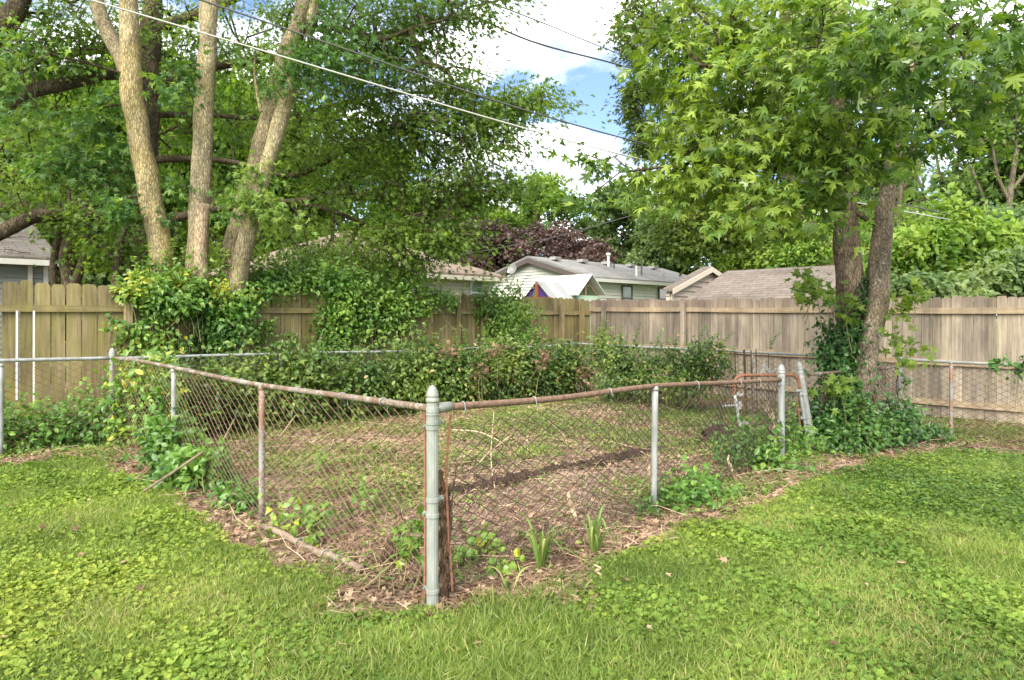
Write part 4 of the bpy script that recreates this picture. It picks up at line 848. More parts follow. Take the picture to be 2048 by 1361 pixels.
plant('weed', 'small dark leaved weed at the foot of the rusty line post', 'weed', [(490, 1008, 5.95, .16, .12, .1, 120), (455, 985, 6.1, .2, .15, .1, 110)], T_OVAL, M['vine'], .08, 153, tint=(.05, .6))
plant('weed', 'yellow green sprouts growing through the wire above the fallen pipe', 'weed', [(600, 1040, 5.25, .22, .12, .12, 100), (560, 1050, 5.4, .12, .1, .1, 40), (650, 1060, 5.0, .15, .1, .1, 40)], T_OVAL, M['vine'], .075, 154, tint=(.4, 1))
plant('weed', 'pale green maple seedling between the stump and the front post', 'seedling', [(828, 1055, 4.2, .05, .05, .05, 14), (822, 1100, 4.2, .06, .05, .05, 14)], T_MAPLE2, M['vine'], .08, 155, tint=(.6, .98))
plant('weed', 'yellowish broad leaved seedlings behind the wire right of the front post', 'seedling', [(968, 1085, 4.8, .12, .1, .06, 26), (925, 1110, 4.6, .08, .08, .06, 14), (1000, 1130, 4.5, .15, .1, .06, 36)], T_ROUND, M['vine'], .06, 156, tint=(.7, 1))
plant('weed', 'single bright seedling standing in the straw left of the front post', 'seedling', [(728, 985, 5.8, .08, .07, .08, 24), (632, 915, 7.2, .12, .1, .1, 30)], T_MAPLE2, M['vine'], .07, 157, tint=(.55, .95))
E, _ = plant('weed_clump', 'bushy weed clump round the foot of the right line post', 'weeds', [(1345, 1010, 5.95, .22, .18, .13, 420), (1385, 1000, 6.1, .2, .18, .14, 380), (1300, 1030, 5.8, .15, .12, .08, 130), (1425, 985, 6.4, .25, .18, .09, 240)], T_OVAL, M['vine'], .075, 158, tint=(.1, .9))
E, _ = plant('weed_clump', 'tall weed clump in front of the leaning gate', 'weeds', [(1510, 930, 7.7, .35, .25, .22, 800), (1480, 900, 7.9, .2, .2, .25, 260), (1550, 945, 7.6, .3, .2, .16, 460), (1590, 900, 8.5, .3, .2, .25, 520), (1530, 885, 8.1, .25, .2, .2, 260)], T_OVAL, M['vine'], .082, 159, tint=(.1, .9))
shoots(E, M['vine'], .1, [(1580, 880, 8.3, .45, .05), (1590, 890, 8.3, .4, -.1), (1480, 900, 7.9, .35, .1), (1565, 880, 8.3, .35, -.03)], 160, tint=(.4, .95))
plant('ivy', 'dark ivy mounded round the foot of the leaning twin trunks', 'ivy', [(1690, 860, 9.3, .55, .4, .35, 1900), (1745, 865, 9.4, .35, .25, .25, 800), (1655, 890, 9.0, .35, .3, .2, 700), (1790, 850, 9.6, .3, .25, .28, 600), (1680, 800, 9.6, .3, .25, .3, 700), (1778, 825, 9.7, .12, .1, .2, 130), (1640, 830, 9.4, .3, .25, .3, 500)], T_OVAL, M['ivy'], .085, 161, tint=(.1, .95))
plant('ivy', 'dark ivy climbing the thick trunk up to the fence top', 'ivy', [(1692, 690, 9.75, .25, .16, .3, 900), (1670, 715, 9.75, .25, .14, .25, 600), (1712, 640, 9.78, .1, .1, .3, 300), (1722, 590, 9.8, .07, .08, .25, 150), (1735, 560, 9.8, .06, .06, .2, 80), (1690, 760, 9.7, .25, .15, .3, 420), (1660, 660, 9.8, .15, .1, .1, 90)], T_OVAL, M['ivy'], .08, 162, tint=(.05, .8), droop=.9)
E, _ = plant('sapling', 'pale green maple suckers beside the thick trunk above the tan fence', 'sapling', [(1640, 570, 9.5, .35, .3, .15, 70), (1610, 585, 9.3, .15, .2, .1, 26), (1675, 600, 9.6, .25, .2, .15, 46), (1800, 610, 9.4, .2, .2, .12, 36), (1830, 595, 9.2, .2, .2, .08, 28), (1790, 690, 9.6, .25, .2, .25, 70), (1668, 778, 9.1, .2, .15, .15, 46)], T_MAPLE2, M['maple'], .15, 163, tint=(.6, .97))
plant('weed', 'stray leafy shoot reaching up the corner post beside the trunks', 'weed', [(1812, 770, 10.2, .05, .05, .3, 42), (1830, 840, 10.2, .15, .1, .12, 40), (1850, 870, 9.9, .4, .2, .08, 260)], T_OVAL, M['ivy'], .09, 164, tint=(.4, 1))
plant('vine', 'dark vine sprig on the wire at the right', 'vine', [(2035, 735, 9.5, .25, .08, .1, 60), (2005, 725, 9.6, .15, .05, .05, 16)], T_OVAL, M['ivy'], .1, 165, tint=(.3, .9))
# strap leaved lilies
for k, (px, py, n, lab) in enumerate(((1080, 1140, 19, 'strap leaved lily clump nearest the front post'), (1188, 1112, 16, 'strap leaved lily clump standing behind the first one'), (1020, 1185, 4, 'single small lily sprout at the edge of the lawn'))):
    r = rs(70 + k); b = G(px, py); E = thing('lily_plant', lab, 'plant', b, 'strap leaved lilies'); mb = MB()
    for i in range(n):
        a = r.uniform(0, 6.28); h = r.uniform(.2, .36) * (1 if k < 2 else .5); rr = r.uniform(.12, .36); q = bez(b + np.array((math.cos(a) * .02, math.sin(a) * .02, -.01)), b + np.array((math.cos(a) * rr * .3, math.sin(a) * rr * .3, h * 1.25)), b + np.array((math.cos(a) * rr, math.sin(a) * rr, h * r.uniform(.35, .85))), 9)
        sd = np.array((-math.sin(a), math.cos(a), 0)); wd = .010 * np.sin(np.linspace(.5, 3.1, 9))[:, None]
        v = np.stack((q - sd * wd, q + np.array((math.cos(a), math.sin(a), 0)) * -.004, q + sd * wd), 1).reshape(-1, 3)
        j = np.arange(8)[:, None] * 3 + np.arange(2)[None]; f = np.stack((j, j + 1, j + 4, j + 3), -1).reshape(-1, 4); mb.add(v, f, np.clip(.45 + r.normal() * .25, 0, 1))
    mb.build('strap_leaves', M['strap'], E)
# rolled pale dead stalks
for k, (px, py, h, lab) in enumerate(((1150, 1050, .26, 'pale dead curled stalk standing in the middle of the bed front'), (1308, 985, .24, 'pale dead leaf curled against the right line post'), (1462, 950, .2, 'pale dead leaf blade standing left of the tall weed clump'), (1198, 1160, .1, 'small pale curled leaf at the edge of the lawn'))):
    b = G(px, py); r = rs(80 + k); mb = MB(); q = [np.append(b + np.array((r.normal() * .015 - h * .18 * i / 4, r.normal() * .015, h * i / 4)), .016 * (1.25 - abs(i / 4 - .5) * 1.4) * (h / .25) ** .5) for i in range(5)]
    trunk_tube(mb, np.array(q), 4, 7, .35, k); tag(mb.build('dead_stalk', M['straw'] if False else M['twig']), lab, 'dead leaf', 'pale dead stalks')

# ------------------------------------------------------------------ trees
def blob_sprays(blobs, r, per=1):
    c, o, n_ = [], [], []
    for px, py, Y, rx, ry, rz, n in blobs:
        q = in_ball(r, n, .45); ctr = P(px, py, Y); c.append(ctr + q * np.array((rx, ry, rz)))
        o.append(q * np.array((1, 1, .5)))
    return np.vstack(c), np.vstack(o)
def tree(name, label, trunks, limbs, blobs, leafT, leafmat, barks, size, rad, n, seed, group=None, flat=.45, droop=.45, tint_by=None, rk=.0032, sag=.08, step=.4, base=None, twig_sides=5, jit=.2, limb_bark=None, up=1.0, amp=.28):
    r = rs(seed); E = thing(name, label, 'tree', base if base is not None else (*trunks[0][0][:2], 0), group)
    paths = []
    for k, (pts, names) in enumerate(trunks if isinstance(trunks[0][1], str) else [(t, 'trunk') for t in trunks]):
        mb = MB(); p, rr = trunk_tube(mb, np.array(pts), 9, 18, .075, seed + k); paths.append(p)
        mb.build(names, barks[k % len(barks)], E, smooth=True)
    for pts in limbs:
        mb = MB(); p, rr = trunk_tube(mb, np.array(pts), 6, 10, .08, seed); paths.append(p); mb.build('limb', limb_bark or barks[-1], E, smooth=True)
    mb = MB()
    c, o = blob_sprays(blobs, r); lp = line_pts(paths, .3)
    cc = c.mean(0)
    o = nrm(o + .6 * nrm(c - np.array((*lp[:, :2].mean(0), cc[2]))) * np.array((1, 1, .2)))
    ch = grow(lp, None, c, r, step, .004, rk, sag); draw_chains(mb, ch, twig_sides); mb.m = [q + 1 for q in mb.m]
    t0 = np.clip(.45 + amp * noise(c, .9, seed % 5) + r.normal(size=len(c)) * .16, 0, 1)
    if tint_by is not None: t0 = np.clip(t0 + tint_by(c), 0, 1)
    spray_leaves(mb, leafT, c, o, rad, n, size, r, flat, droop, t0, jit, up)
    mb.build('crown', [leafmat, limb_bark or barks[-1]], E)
    return E

# multi-stemmed silver maple by the mossy fence
Yt = 11.2
A1 = [TP(328, 620, Yt, .2), TP(327, 560, Yt, .185), TP(318, 480, Yt, .175), TP(303, 400, Yt, .172), TP(291, 330, Yt, .17), TP(276, 250, Yt, .172), TP(264, 190, Yt, .178), TP(261, 100, Yt, .155), TP(257, 0, Yt, .15), TP(256, -140, Yt, .13), TP(262, -330, Yt, .09)]
B1 = [TP(396, 620, Yt + .25, .19), TP(393, 540, Yt + .25, .165), TP(398, 440, Yt + .25, .158), TP(405, 300, Yt + .25, .152), TP(412, 150, Yt + .25, .15), TP(419, 0, Yt + .25, .145), TP(425, -150, Yt + .25, .12), TP(432, -330, Yt + .25, .08)]
C1 = [TP(455, 625, Yt + .5, .26), TP(466, 540, Yt + .5, .22), TP(484, 450, Yt + .5, .2), TP(511, 350, Yt + .5, .19), TP(541, 240, Yt + .5, .18), TP(567, 140, Yt + .5, .17), TP(592, 60, Yt + .5, .16), TP(612, 0, Yt + .5, .15), TP(645, -130, Yt + .5, .12), TP(690, -300, Yt + .5, .07)]
D1 = [TP(472, 590, Yt + .25, .15), TP(482, 530, Yt + .25, .14), TP(501, 450, Yt + .2, .125), TP(523, 370, Yt + .15, .118), TP(541, 310, Yt + .1, .115), TP(556, 255, Yt + .15, .12), TP(573, 200, Yt + .25, .12), TP(585, 160, Yt + .35, .1)]
ST = [TP(402, 560, Yt - .1, .115), TP(403, 505, Yt - .1, .105), TP(404, 450, Yt - .1, .1), TP(407, 412, Yt - .1, .1), TP(407, 410, Yt - .1, .02)]
BL = [TP(262, 190, Yt + .1, .1), TP(247, 130, Yt + .25, .12), TP(226, 85, Yt + .4, .115), TP(205, 40, Yt + .5, .115), TP(192, 0, Yt + .6, .11), TP(160, -120, Yt + .8, .07)]
BR = [TP(622, 15, Yt + .3, .07), TP(632, -20, Yt + .3, .06), TP(650, -80, Yt + .3, .04)]
KN = [TP(618, 72, Yt + .25, .05), TP(624, 40, Yt + .25, .095), TP(630, 10, Yt + .28, .085), TP(642, -40, Yt + .3, .07)]
SN = [TP(522, 225, Yt + .2, .028), TP(515, 190, Yt + .15, .026), TP(510, 150, Yt + .1, .022), TP(509, 110, Yt + .1, .015)]
sm_blobs = [(225, 230, 11.5, .35, .4, .35, 6), (170, 270, 11.4, .5, .5, .35, 11), (130, 310, 11.2, .5, .5, .3, 10), (200, 330, 11.5, .55, .5, .3, 14), (110, 335, 10.9, .4, .4, .2, 6), (245, 300, 11.5, .25, .3, .3, 6), (235, 395, 11.2, .4, .35, .25, 10), (268, 410, 11.0, .16, .12, .2, 5), (180, 235, 11.6, .3, .3, .3, 4), (60, 120, 10.2, .6, .5, .5, 10), (20, 190, 10, .4, .4, .3, 6),
            (352, 165, 11.0, .22, .2, .3, 6), (365, 130, 11.0, .18, .2, .2, 3), (350, 370, 11.3, .15, .15, .15, 3), (498, 385, 11.1, .22, .2, .28, 6), (520, 345, 11.1, .16, .15, .22, 4), (488, 415, 11.1, .2, .2, .2, 4), (548, 415, 11.2, .2, .2, .22, 6), (598, 135, 11.3, .3, .25, .3, 9), (570, 170, 11.2, .2, .2, .25, 4), (622, 120, 11.2, .25, .25, .3, 6), (650, 60, 11.4, .3, .3, .45, 9), (510, 135, 11.3, .14, .15, .2, 3), (700, 100, 11.6, .55, .5, .5, 13), (330, 445, 11.3, .2, .15, .2, 3),
            (300, -350, 11.5, 2.6, 2.0, 1.4, 24), (620, -330, 11.5, 2.2, 2.0, 1.4, 18)]
tree('silver_maple', 'multi stemmed silver maple with yellowish bark rising behind the mossy fence', [(A1, 'trunk'), (B1, 'trunk'), (C1, 'trunk'), (D1, 'trunk'), (ST, 'sawn_stub'), (BL, 'limb'), (KN, 'limb'), (SN, 'limb')], [],
     sm_blobs, T_MAPLE, M['silver'], [M['bark_y'], M['bark_g'], M['bark_c'], M['bark_g'], M['stub'], M['bark_c'], M['bark_c'], M['bark_g']], .13, .34, 24, 201, base=P(400, 700, Yt), flat=.6, limb_bark=M['bark_d'], tint_by=lambda c: .12 * (c[:, 0] > -4.6))

# spreading pin oak behind it
Yo = 14.8
OT = [TP(283, 640, Yo, .34), TP(285, 560, Yo, .28), TP(288, 470, Yo, .25), TP(292, 350, Yo, .235), TP(297, 200, Yo, .22), TP(303, 50, Yo, .2), TP(308, -100, Yo, .17), TP(312, -350, Yo, .08)]
olimbs = [[TP(290, 436, Yo - .1, .14), TP(230, 432, Yo - .8, .12), TP(150, 430, Yo - 1.3, .125), TP(75, 432, Yo - 1.8, .13), TP(40, 445, Yo - 2.0, .135), TP(-20, 475, Yo - 2.3, .14), TP(-120, 500, Yo - 2.6, .14)],
          [TP(290, 425, Yo, .08), TP(200, 408, Yo - .3, .09), TP(110, 416, Yo - .6, .1), TP(40, 413, Yo - .8, .1), TP(-60, 425, Yo - 1, .09)],
          [TP(292, 330, Yo, .1), TP(230, 345, Yo - .6, .08), TP(60, 350, Yo - 1, .05), TP(-40, 352, Yo - 1, .03)],
          [TP(297, 150, Yo, .12), TP(225, 150, Yo - .8, .1), TP(150, 165, Yo - 1.5, .105), TP(70, 180, Yo - 2.1, .12), TP(20, 205, Yo - 2.5, .135), TP(-60, 260, Yo - 3, .14)],
          [TP(300, 105, Yo, .09), TP(200, 100, Yo - .7, .08), TP(110, 112, Yo - 1.3, .08), TP(40, 135, Yo - 1.8, .07), TP(-40, 150, Yo - 2, .06)],
          [TP(-60, 120, Yo - 3, .2), TP(0, 60, Yo - 2.8, .18), TP(30, 20, Yo - 2.7, .16), TP(70, -60, Yo - 2.6, .13)],
          [TP(295, 445, Yo, .12), TP(370, 432, Yo + .1, .085), TP(440, 418, Yo + .2, .075), TP(520, 405, Yo + .1, .065), TP(600, 402, Yo - .2, .065), TP(680, 385, Yo - .6, .05), TP(760, 400, Yo - .9, .035), TP(830, 440, Yo - 1, .02)],
          [TP(560, 402, Yo, .06), TP(640, 415, Yo - .3, .05), TP(720, 445, Yo - .5, .04), TP(800, 490, Yo - .8, .025)],
          [TP(295, 320, Yo, .1), TP(380, 318, Yo + .2, .065), TP(470, 325, Yo + .3, .055), TP(560, 350, Yo + .2, .06), TP(610, 345, Yo, .05), TP(700, 300, Yo - .4, .035), TP(790, 270, Yo - .8, .02)],
          [TP(297, 180, Yo, .12), TP(390, 140, Yo - .2, .1), TP(520, 120, Yo - .3, .08), TP(660, 100, Yo - .6, .06), TP(790, 60, Yo - 1, .04), TP(880, 40, Yo - 1.2, .02)],
          [TP(300, 60, Yo, .12), TP(420, 20, Yo, .1), TP(560, -40, Yo, .08), TP(760, -60, Yo, .05)],
          [TP(300, 230, Yo, .08), TP(400, 230, Yo + .5, .055), TP(560, 235, Yo + .8, .045), TP(760, 190, Yo + .6, .04), TP(940, 190, Yo + .3, .025), TP(1060, 215, Yo, .012)],
          [TP(670, 55, Yo - 1.6, .05), TP(720, 70, Yo - 1.8, .06), TP(770, 78, Yo - 1.9, .05), TP(830, 55, Yo - 2, .035), TP(890, 40, Yo - 2, .02)]]
ob = [(640, 30, 14.2, 1.5, 1.6, .7, 80), (760, 60, 13.6, 1.3, 1.5, .7, 100), (870, 40, 13.4, .8, 1.0, .5, 50), (950, 10, 13.4, .9, .8, .25, 34), (700, 150, 13.8, 1.3, 1.6, .8, 110), (830, 170, 13.6, 1.3, 1.3, .8, 130), (950, 200, 13.8, 1.0, 1.0, .5, 70), (1050, 205, 13.9, .75, .7, .3, 36), (1085, 190, 14, .35, .4, .25, 10), (900, 270, 13.8, 1.3, 1.2, .6, 100), (980, 310, 13.8, .75, .8, .6, 46), (1000, 240, 13.8, .7, .6, .3, 24), (760, 280, 13.6, 1.2, 1.2, .7, 95),
      (620, 250, 14.4, 1.3, 1.4, .7, 80), (880, 370, 13.8, 1.4, 1.2, .5, 100), (1000, 375, 13.9, .5, .6, .3, 22), (740, 380, 14, 1.3, 1.1, .4, 44), (860, 440, 13.6, 1.1, 1.0, .45, 70), (900, 480, 13.5, .6, .8, .3, 34), (770, 470, 13.6, 1.0, 1.0, .5, 55), (640, 340, 15, 1.2, 1.0, .5, 30), (660, 460, 14.8, 1.2, .9, .4, 26), (560, 440, 15.6, 1.1, .8, .5, 22), (470, 260, 15.6, 1.3, 1.2, .7, 34), (380, 180, 16, 1.0, 1.2, .7, 26), (470, 90, 15, 1.5, 1.6, .8, 75), (560, 150, 14.8, 1.1, 1.4, .7, 50), (350, 60, 15.6, 1.2, 1.6, .8, 55),
      (340, 300, 16.2, 1.2, 1.0, .6, 18), (440, 370, 16, 1.2, 1.0, .5, 16), (200, 60, 13.4, 1.3, 1.3, .7, 60), (80, 30, 12.6, 1.2, 1.2, .6, 60), (20, 120, 12.6, .9, 1.2, .6, 44), (130, 130, 13.4, 1.2, 1.0, .5, 50), (40, 260, 13.6, 1.0, 1.0, .6, 26), (130, 230, 14.4, 1.2, 1.0, .5, 24), (60, 340, 13.8, 1.0, 1.0, .5, 26), (170, 370, 14.4, 1.2, 1.0, .4, 20), (20, 395, 12.6, .6, .8, .2, 12), (40, 380, 14.2, 1.2, 1.0, .3, 18), (240, 480, 15.2, 1.1, 1.0, .4, 16), (170, 480, 15.2, .8, 1.0, .3, 10), (420, 490, 15.4, .9, .8, .4, 14), (700, 515, 14.6, 1.0, .7, .3, 34), (620, 520, 15, .8, .7, .35, 26), (790, 520, 14.2, .7, .6, .25, 26), (560, 500, 15.2, .8, .7, .35, 20), (850, 515, 13.8, .4, .4, .15, 9),
      (500, -200, 14.5, 4.2, 3, 1.3, 60), (100, -200, 13.5, 3, 2.6, 1.3, 35), (800, -110, 14, 2.4, 2, .9, 60)]
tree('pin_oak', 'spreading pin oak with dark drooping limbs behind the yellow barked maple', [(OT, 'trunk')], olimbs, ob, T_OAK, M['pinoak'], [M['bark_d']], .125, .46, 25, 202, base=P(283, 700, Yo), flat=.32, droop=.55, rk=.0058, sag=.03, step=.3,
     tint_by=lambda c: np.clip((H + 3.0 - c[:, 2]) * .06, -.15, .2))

# twin trunk maple at the right
Ym = 9.95
RT1 = [TP(1706, 900, Ym + .1, .29), TP(1704, 840, Ym + .1, .22), TP(1702, 760, Ym + .08, .19), TP(1700, 650, Ym + .05, .19), TP(1699, 560, Ym, .185), TP(1693, 470, Ym, .172), TP(1688, 400, Ym, .16), TP(1683, 320, Ym, .15), TP(1678, 200, Ym, .14), TP(1672, 60, Ym, .125), TP(1668, -120, Ym, .1), TP(1660, -350, Ym, .05)]
RT2 = [TP(1716, 862, Ym - .1, .1), TP(1719, 815, Ym - .25, .14), TP(1722, 790, Ym - .28, .15), TP(1731, 730, Ym - .3, .155), TP(1746, 650, Ym - .25, .145), TP(1755, 590, Ym - .2, .145), TP(1758, 530, Ym - .2, .14), TP(1765, 460, Ym - .2, .13), TP(1775, 380, Ym - .2, .115), TP(1788, 300, Ym - .25, .1), TP(1808, 200, Ym - .3, .1), TP(1822, 100, Ym - .4, .085), TP(1830, -60, Ym - .5, .07), TP(1850, -250, Ym - .5, .04)]
RB = [TP(1765, 900, 9.45, .14), TP(1760, 870, 9.5, .1), TP(1755, 830, 9.55, .06), TP(1750, 790, 9.6, .03)]
rl = [[TP(1706, 420, Ym - .1, .04), TP(1735, 440, Ym - .2, .035), TP(1757, 450, Ym - .2, .04)],
      [TP(1683, 320, Ym, .06), TP(1600, 300, Ym - .5, .05), TP(1480, 310, Ym - 1, .035), TP(1360, 330, Ym - 1.5, .02), TP(1240, 345, Ym - 1.8, .01)],
      [TP(1680, 240, Ym, .07), TP(1600, 190, Ym - .8, .06), TP(1500, 150, Ym - 1.6, .04), TP(1400, 130, Ym - 2.0, .02)],
      [TP(1684, 350, Ym, .05), TP(1620, 370, Ym - .8, .04), TP(1540, 385, Ym - 1.8, .03), TP(1470, 400, Ym - 2.2, .015)],
      [TP(1676, 160, Ym, .06), TP(1680, 120, Ym - 1.2, .05), TP(1700, 120, Ym - 2.4, .035), TP(1720, 150, Ym - 3.6, .02)],
      [TP(1800, 240, Ym - .3, .05), TP(1820, 190, Ym - 1.2, .04), TP(1840, 120, Ym - 2.6, .03), TP(1850, 70, Ym - 3.8, .02)],
      [TP(1780, 340, Ym - .2, .045), TP(1850, 270, Ym - .3, .035), TP(1930, 220, Ym - .6, .025), TP(2030, 200, Ym - .8, .015)],
      [TP(1770, 440, Ym - .2, .03), TP(1800, 350, Ym + .1, .028), TP(1840, 280, Ym + .3, .02)],
      [TP(1684, 330, Ym - .1, .045), TP(1690, 340, Ym - 1.0, .04), TP(1700, 330, Ym - 2.0, .03), TP(1710, 320, Ym - 2.6, .015)]]
rb = [(1830, 60, 5.6, .45, .5, .3, 16), (1760, 105, 5.9, .4, .45, .3, 15), (1880, 115, 5.7, .35, .4, .2, 10), (1710, 150, 6.6, .5, .5, .3, 20), (1930, 50, 5.8, .35, .4, .2, 9), (1650, 80, 7.2, .7, .6, .4, 28), (1560, 130, 7.8, .8, .7, .45, 36), (1480, 190, 8.2, .8, .7, .4, 38), (1400, 120, 8.6, .7, .7, .5, 34), (1340, 60, 9, .6, .6, .5, 20), (1320, 160, 9, .4, .4, .4, 12), (1400, 260, 8.3, .7, .6, .3, 30), (1500, 300, 8.0, .8, .6, .28, 34), (1600, 260, 7.7, .7, .6, .3, 32), (1690, 250, 7.2, .5, .5, .25, 22), (1725, 325, 7.1, .3, .35, .16, 11), (1765, 255, 7.4, .35, .4, .22, 12),
      (1600, 375, 7.7, .5, .45, .16, 15), (1520, 395, 7.6, .45, .4, .14, 12), (1440, 360, 8.1, .55, .5, .2, 18), (1470, 440, 7.2, .22, .2, .1, 5), (1650, 395, 7.6, .2, .2, .12, 5), (1650, 440, 7.4, .16, .15, .1, 4), (1340, 345, 8.5, .4, .4, .14, 9), (1275, 345, 8.6, .35, .3, .08, 5), (1200, 322, 8.5, .25, .2, .06, 4), (1150, 295, 8.5, .05, .06, .03, 1), (1260, 390, 8.4, .25, .2, .05, 4), (1175, 400, 8.4, .25, .15, .03, 3), (1350, 410, 8.3, .35, .3, .08, 6),
      (1880, 200, 8.2, .6, .6, .3, 20), (1960, 150, 7.8, .5, .6, .4, 20), (2020, 60, 7.4, .5, .5, .4, 18), (2030, 200, 8, .35, .5, .15, 7), (1850, 290, 8.8, .35, .4, .12, 5), (1950, 265, 8.6, .4, .4, .12, 6), (1790, 215, 8.0, .35, .4, .2, 9), (1740, 20, 7.4, .8, .8, .4, 28), (1620, 10, 8.2, .9, .9, .4, 34), (1480, 40, 8.6, 1, .9, .5, 38), (1900, 0, 7.4, .9, .9, .3, 22), (1660, 590, 9.4, .1, .1, .05, 2),
      (1560, 200, 9.8, 1.2, .8, .7, 34), (1450, 250, 9.6, 1.0, .8, .5, 24), (1640, 320, 9.6, .5, .5, .3, 12), (1740, 150, 9.6, .9, .6, .6, 20),
      (1700, -250, 9.3, 3.2, 2.0, 1.0, 22), (1450, -120, 9.3, 1.6, 1.2, .6, 18)]
rb = [(a, b, c, d, e, f, max(1, round(n * (.7 if a > 1640 else .84)))) for a, b, c, d, e, f, n in rb]
tree('maple', 'twin trunked maple with large lobed leaves leaning over the wire fence', [(RT1, 'trunk'), (RT2, 'trunk'), (RB, 'root_flare')], rl, rb, T_MAPLE, M['maple'], [M['bark_m'], M['bark_b'], M['bark_m']], .155, .36, 13, 203, base=P(1712, 880, Ym), flat=.3, droop=.75, rk=.0022, sag=.03, step=.3, limb_bark=M['bark_d'], amp=.3, jit=.2,
     tint_by=lambda c: np.clip((8.6 - c[:, 1]) * .1, -.05, .26))

# dark oak beyond the weathered fence
Yd = 27.5
DT = [TP(1640, 640, Yd, .3), TP(1630, 500, Yd, .26), TP(1612, 440, Yd, .24), TP(1590, 360, Yd, .22), TP(1575, 200, Yd, .2), TP(1570, 0, Yd, .16), TP(1570, -250, Yd, .08)]
dl = [[TP(1592, 370, Yd, .1), TP(1540, 335, Yd - .3, .1), TP(1470, 345, Yd - .5, .08), TP(1380, 380, Yd - .8, .04), TP(1320, 430, Yd - 1, .02)], [TP(1580, 260, Yd, .12), TP(1480, 200, Yd, .08), TP(1360, 180, Yd, .05), TP(1260, 170, Yd, .03)], [TP(1575, 140, Yd, .1), TP(1440, 40, Yd, .07), TP(1300, -20, Yd, .04)], [TP(1605, 420, Yd, .08), TP(1500, 450, Yd - .5, .06), TP(1400, 490, Yd - .8, .03)], [TP(1580, 250, Yd, .1), TP(1700, 180, Yd, .07), TP(1820, 150, Yd, .04)]]
db = [(1300, 30, 19, 1.1, 1.2, .9, 55), (1260, 90, 19, .5, .8, .5, 22), (1420, 60, 19, 1.5, 1.2, 1.0, 70), (1300, 180, 19, .9, 1, .5, 45), (1265, 210, 18.8, .35, .6, .3, 14), (1310, 260, 18.8, .8, 1, .4, 34), (1400, 230, 19, 1.2, 1.2, .8, 60), (1290, 290, 18.6, .4, .6, .25, 16), (1380, 370, 18.6, 1, 1, .5, 52), (1450, 330, 18.8, 1, 1, .6, 45), (1420, 440, 18.5, 1.1, 1, .6, 70), (1350, 460, 18.4, .5, .8, .45, 32), (1390, 500, 18.2, .5, .7, .35, 30), (1500, 480, 18.6, 1.1, 1, .5, 56), (1560, 430, 19, .9, 1, .5, 36), (1540, 250, 19.4, 1.2, 1.2, .9, 50), (1540, 90, 19.4, 1.4, 1.2, 1, 56), (1700, 120, 19.6, 1.6, 1.2, 1.2, 60), (1680, 320, 19.6, 1.1, 1, .8, 34), (1820, 120, 19.6, 1.2, 1.2, .8, 40), (1480, -160, 19.2, 3, 2, 1.5, 40)]
DT = [q * np.array((1, 1, 1, 1.35)) for q in DT]; dl = [[q * np.array((1, 1, 1, 1.35)) for q in l_] for l_ in dl]; db = [(a, b, c + 8, d * 1.42, e * 1.42, f * 1.42, n) for a, b, c, d, e, f, n in db]
tree('oak', 'dark leaved oak behind the tan shed roof, its leaning trunk seen past the maple', [(DT, 'trunk')], dl, db, T_OAK, M['darkoak'], [M['bark_d']], .25, .7, 30, 204, base=P(1640, 700, Yd), flat=.5, droop=.5, rk=.0045, step=.4)

# small crooked trees behind the left fence
for k, (paths, blobs, lab) in enumerate((([[TP(143, 600, 13.5, .13), TP(137, 560, 13.5, .12), TP(134, 520, 13.5, .13), TP(136, 490, 13.5, .1), TP(140, 440, 13.6, .06), TP(138, 380, 13.6, .03)], [TP(146, 575, 13.4, .08), TP(160, 540, 13.4, .08), TP(175, 500, 13.3, .07), TP(188, 470, 13.2, .055), TP(205, 440, 13.2, .03)], [TP(112, 600, 13.9, .07), TP(107, 545, 13.9, .075), TP(110, 510, 13.9, .07), TP(118, 480, 13.8, .07), TP(122, 440, 13.8, .05), TP(118, 400, 13.8, .03)]],
                                          [(140, 440, 13.6, .8, .6, .4, 16), (190, 440, 13.3, .7, .6, .4, 16), (110, 430, 13.8, .5, .5, .3, 10), (170, 520, 13.4, .4, .3, .3, 6)], 'mossy forked tree standing behind the fence by the grey house'),
                                         ([[TP(232, 600, 13.0, .1), TP(234, 560, 13.0, .1), TP(236, 520, 13.0, .09), TP(243, 480, 13.0, .06), TP(255, 450, 13.0, .03)], [TP(234, 560, 13, .05), TP(255, 545, 13, .045), TP(275, 520, 13, .03), TP(300, 500, 13, .015)], [TP(234, 530, 13, .05), TP(215, 505, 13, .045), TP(180, 480, 13, .03), TP(150, 470, 13, .015)]],
                                          [(240, 500, 13.2, .7, .5, .5, 26), (270, 520, 13.2, .4, .4, .3, 10), (215, 480, 13.2, .6, .5, .3, 14)], 'small dark twiggy tree just left of the yellow trunk'))):
    tree('small_tree', lab, [(p, 'trunk') for p in paths], [], blobs, T_OAK, M['pinoak'], [M['bark_d'], M['bark_d'], M['bark_d']], .13, .45, 30, 210 + k, flat=.4, droop=.5, rk=.004, base=P(paths[0][0][0] * F / paths[0][0][1] + CX, 700, paths[0][0][1]))

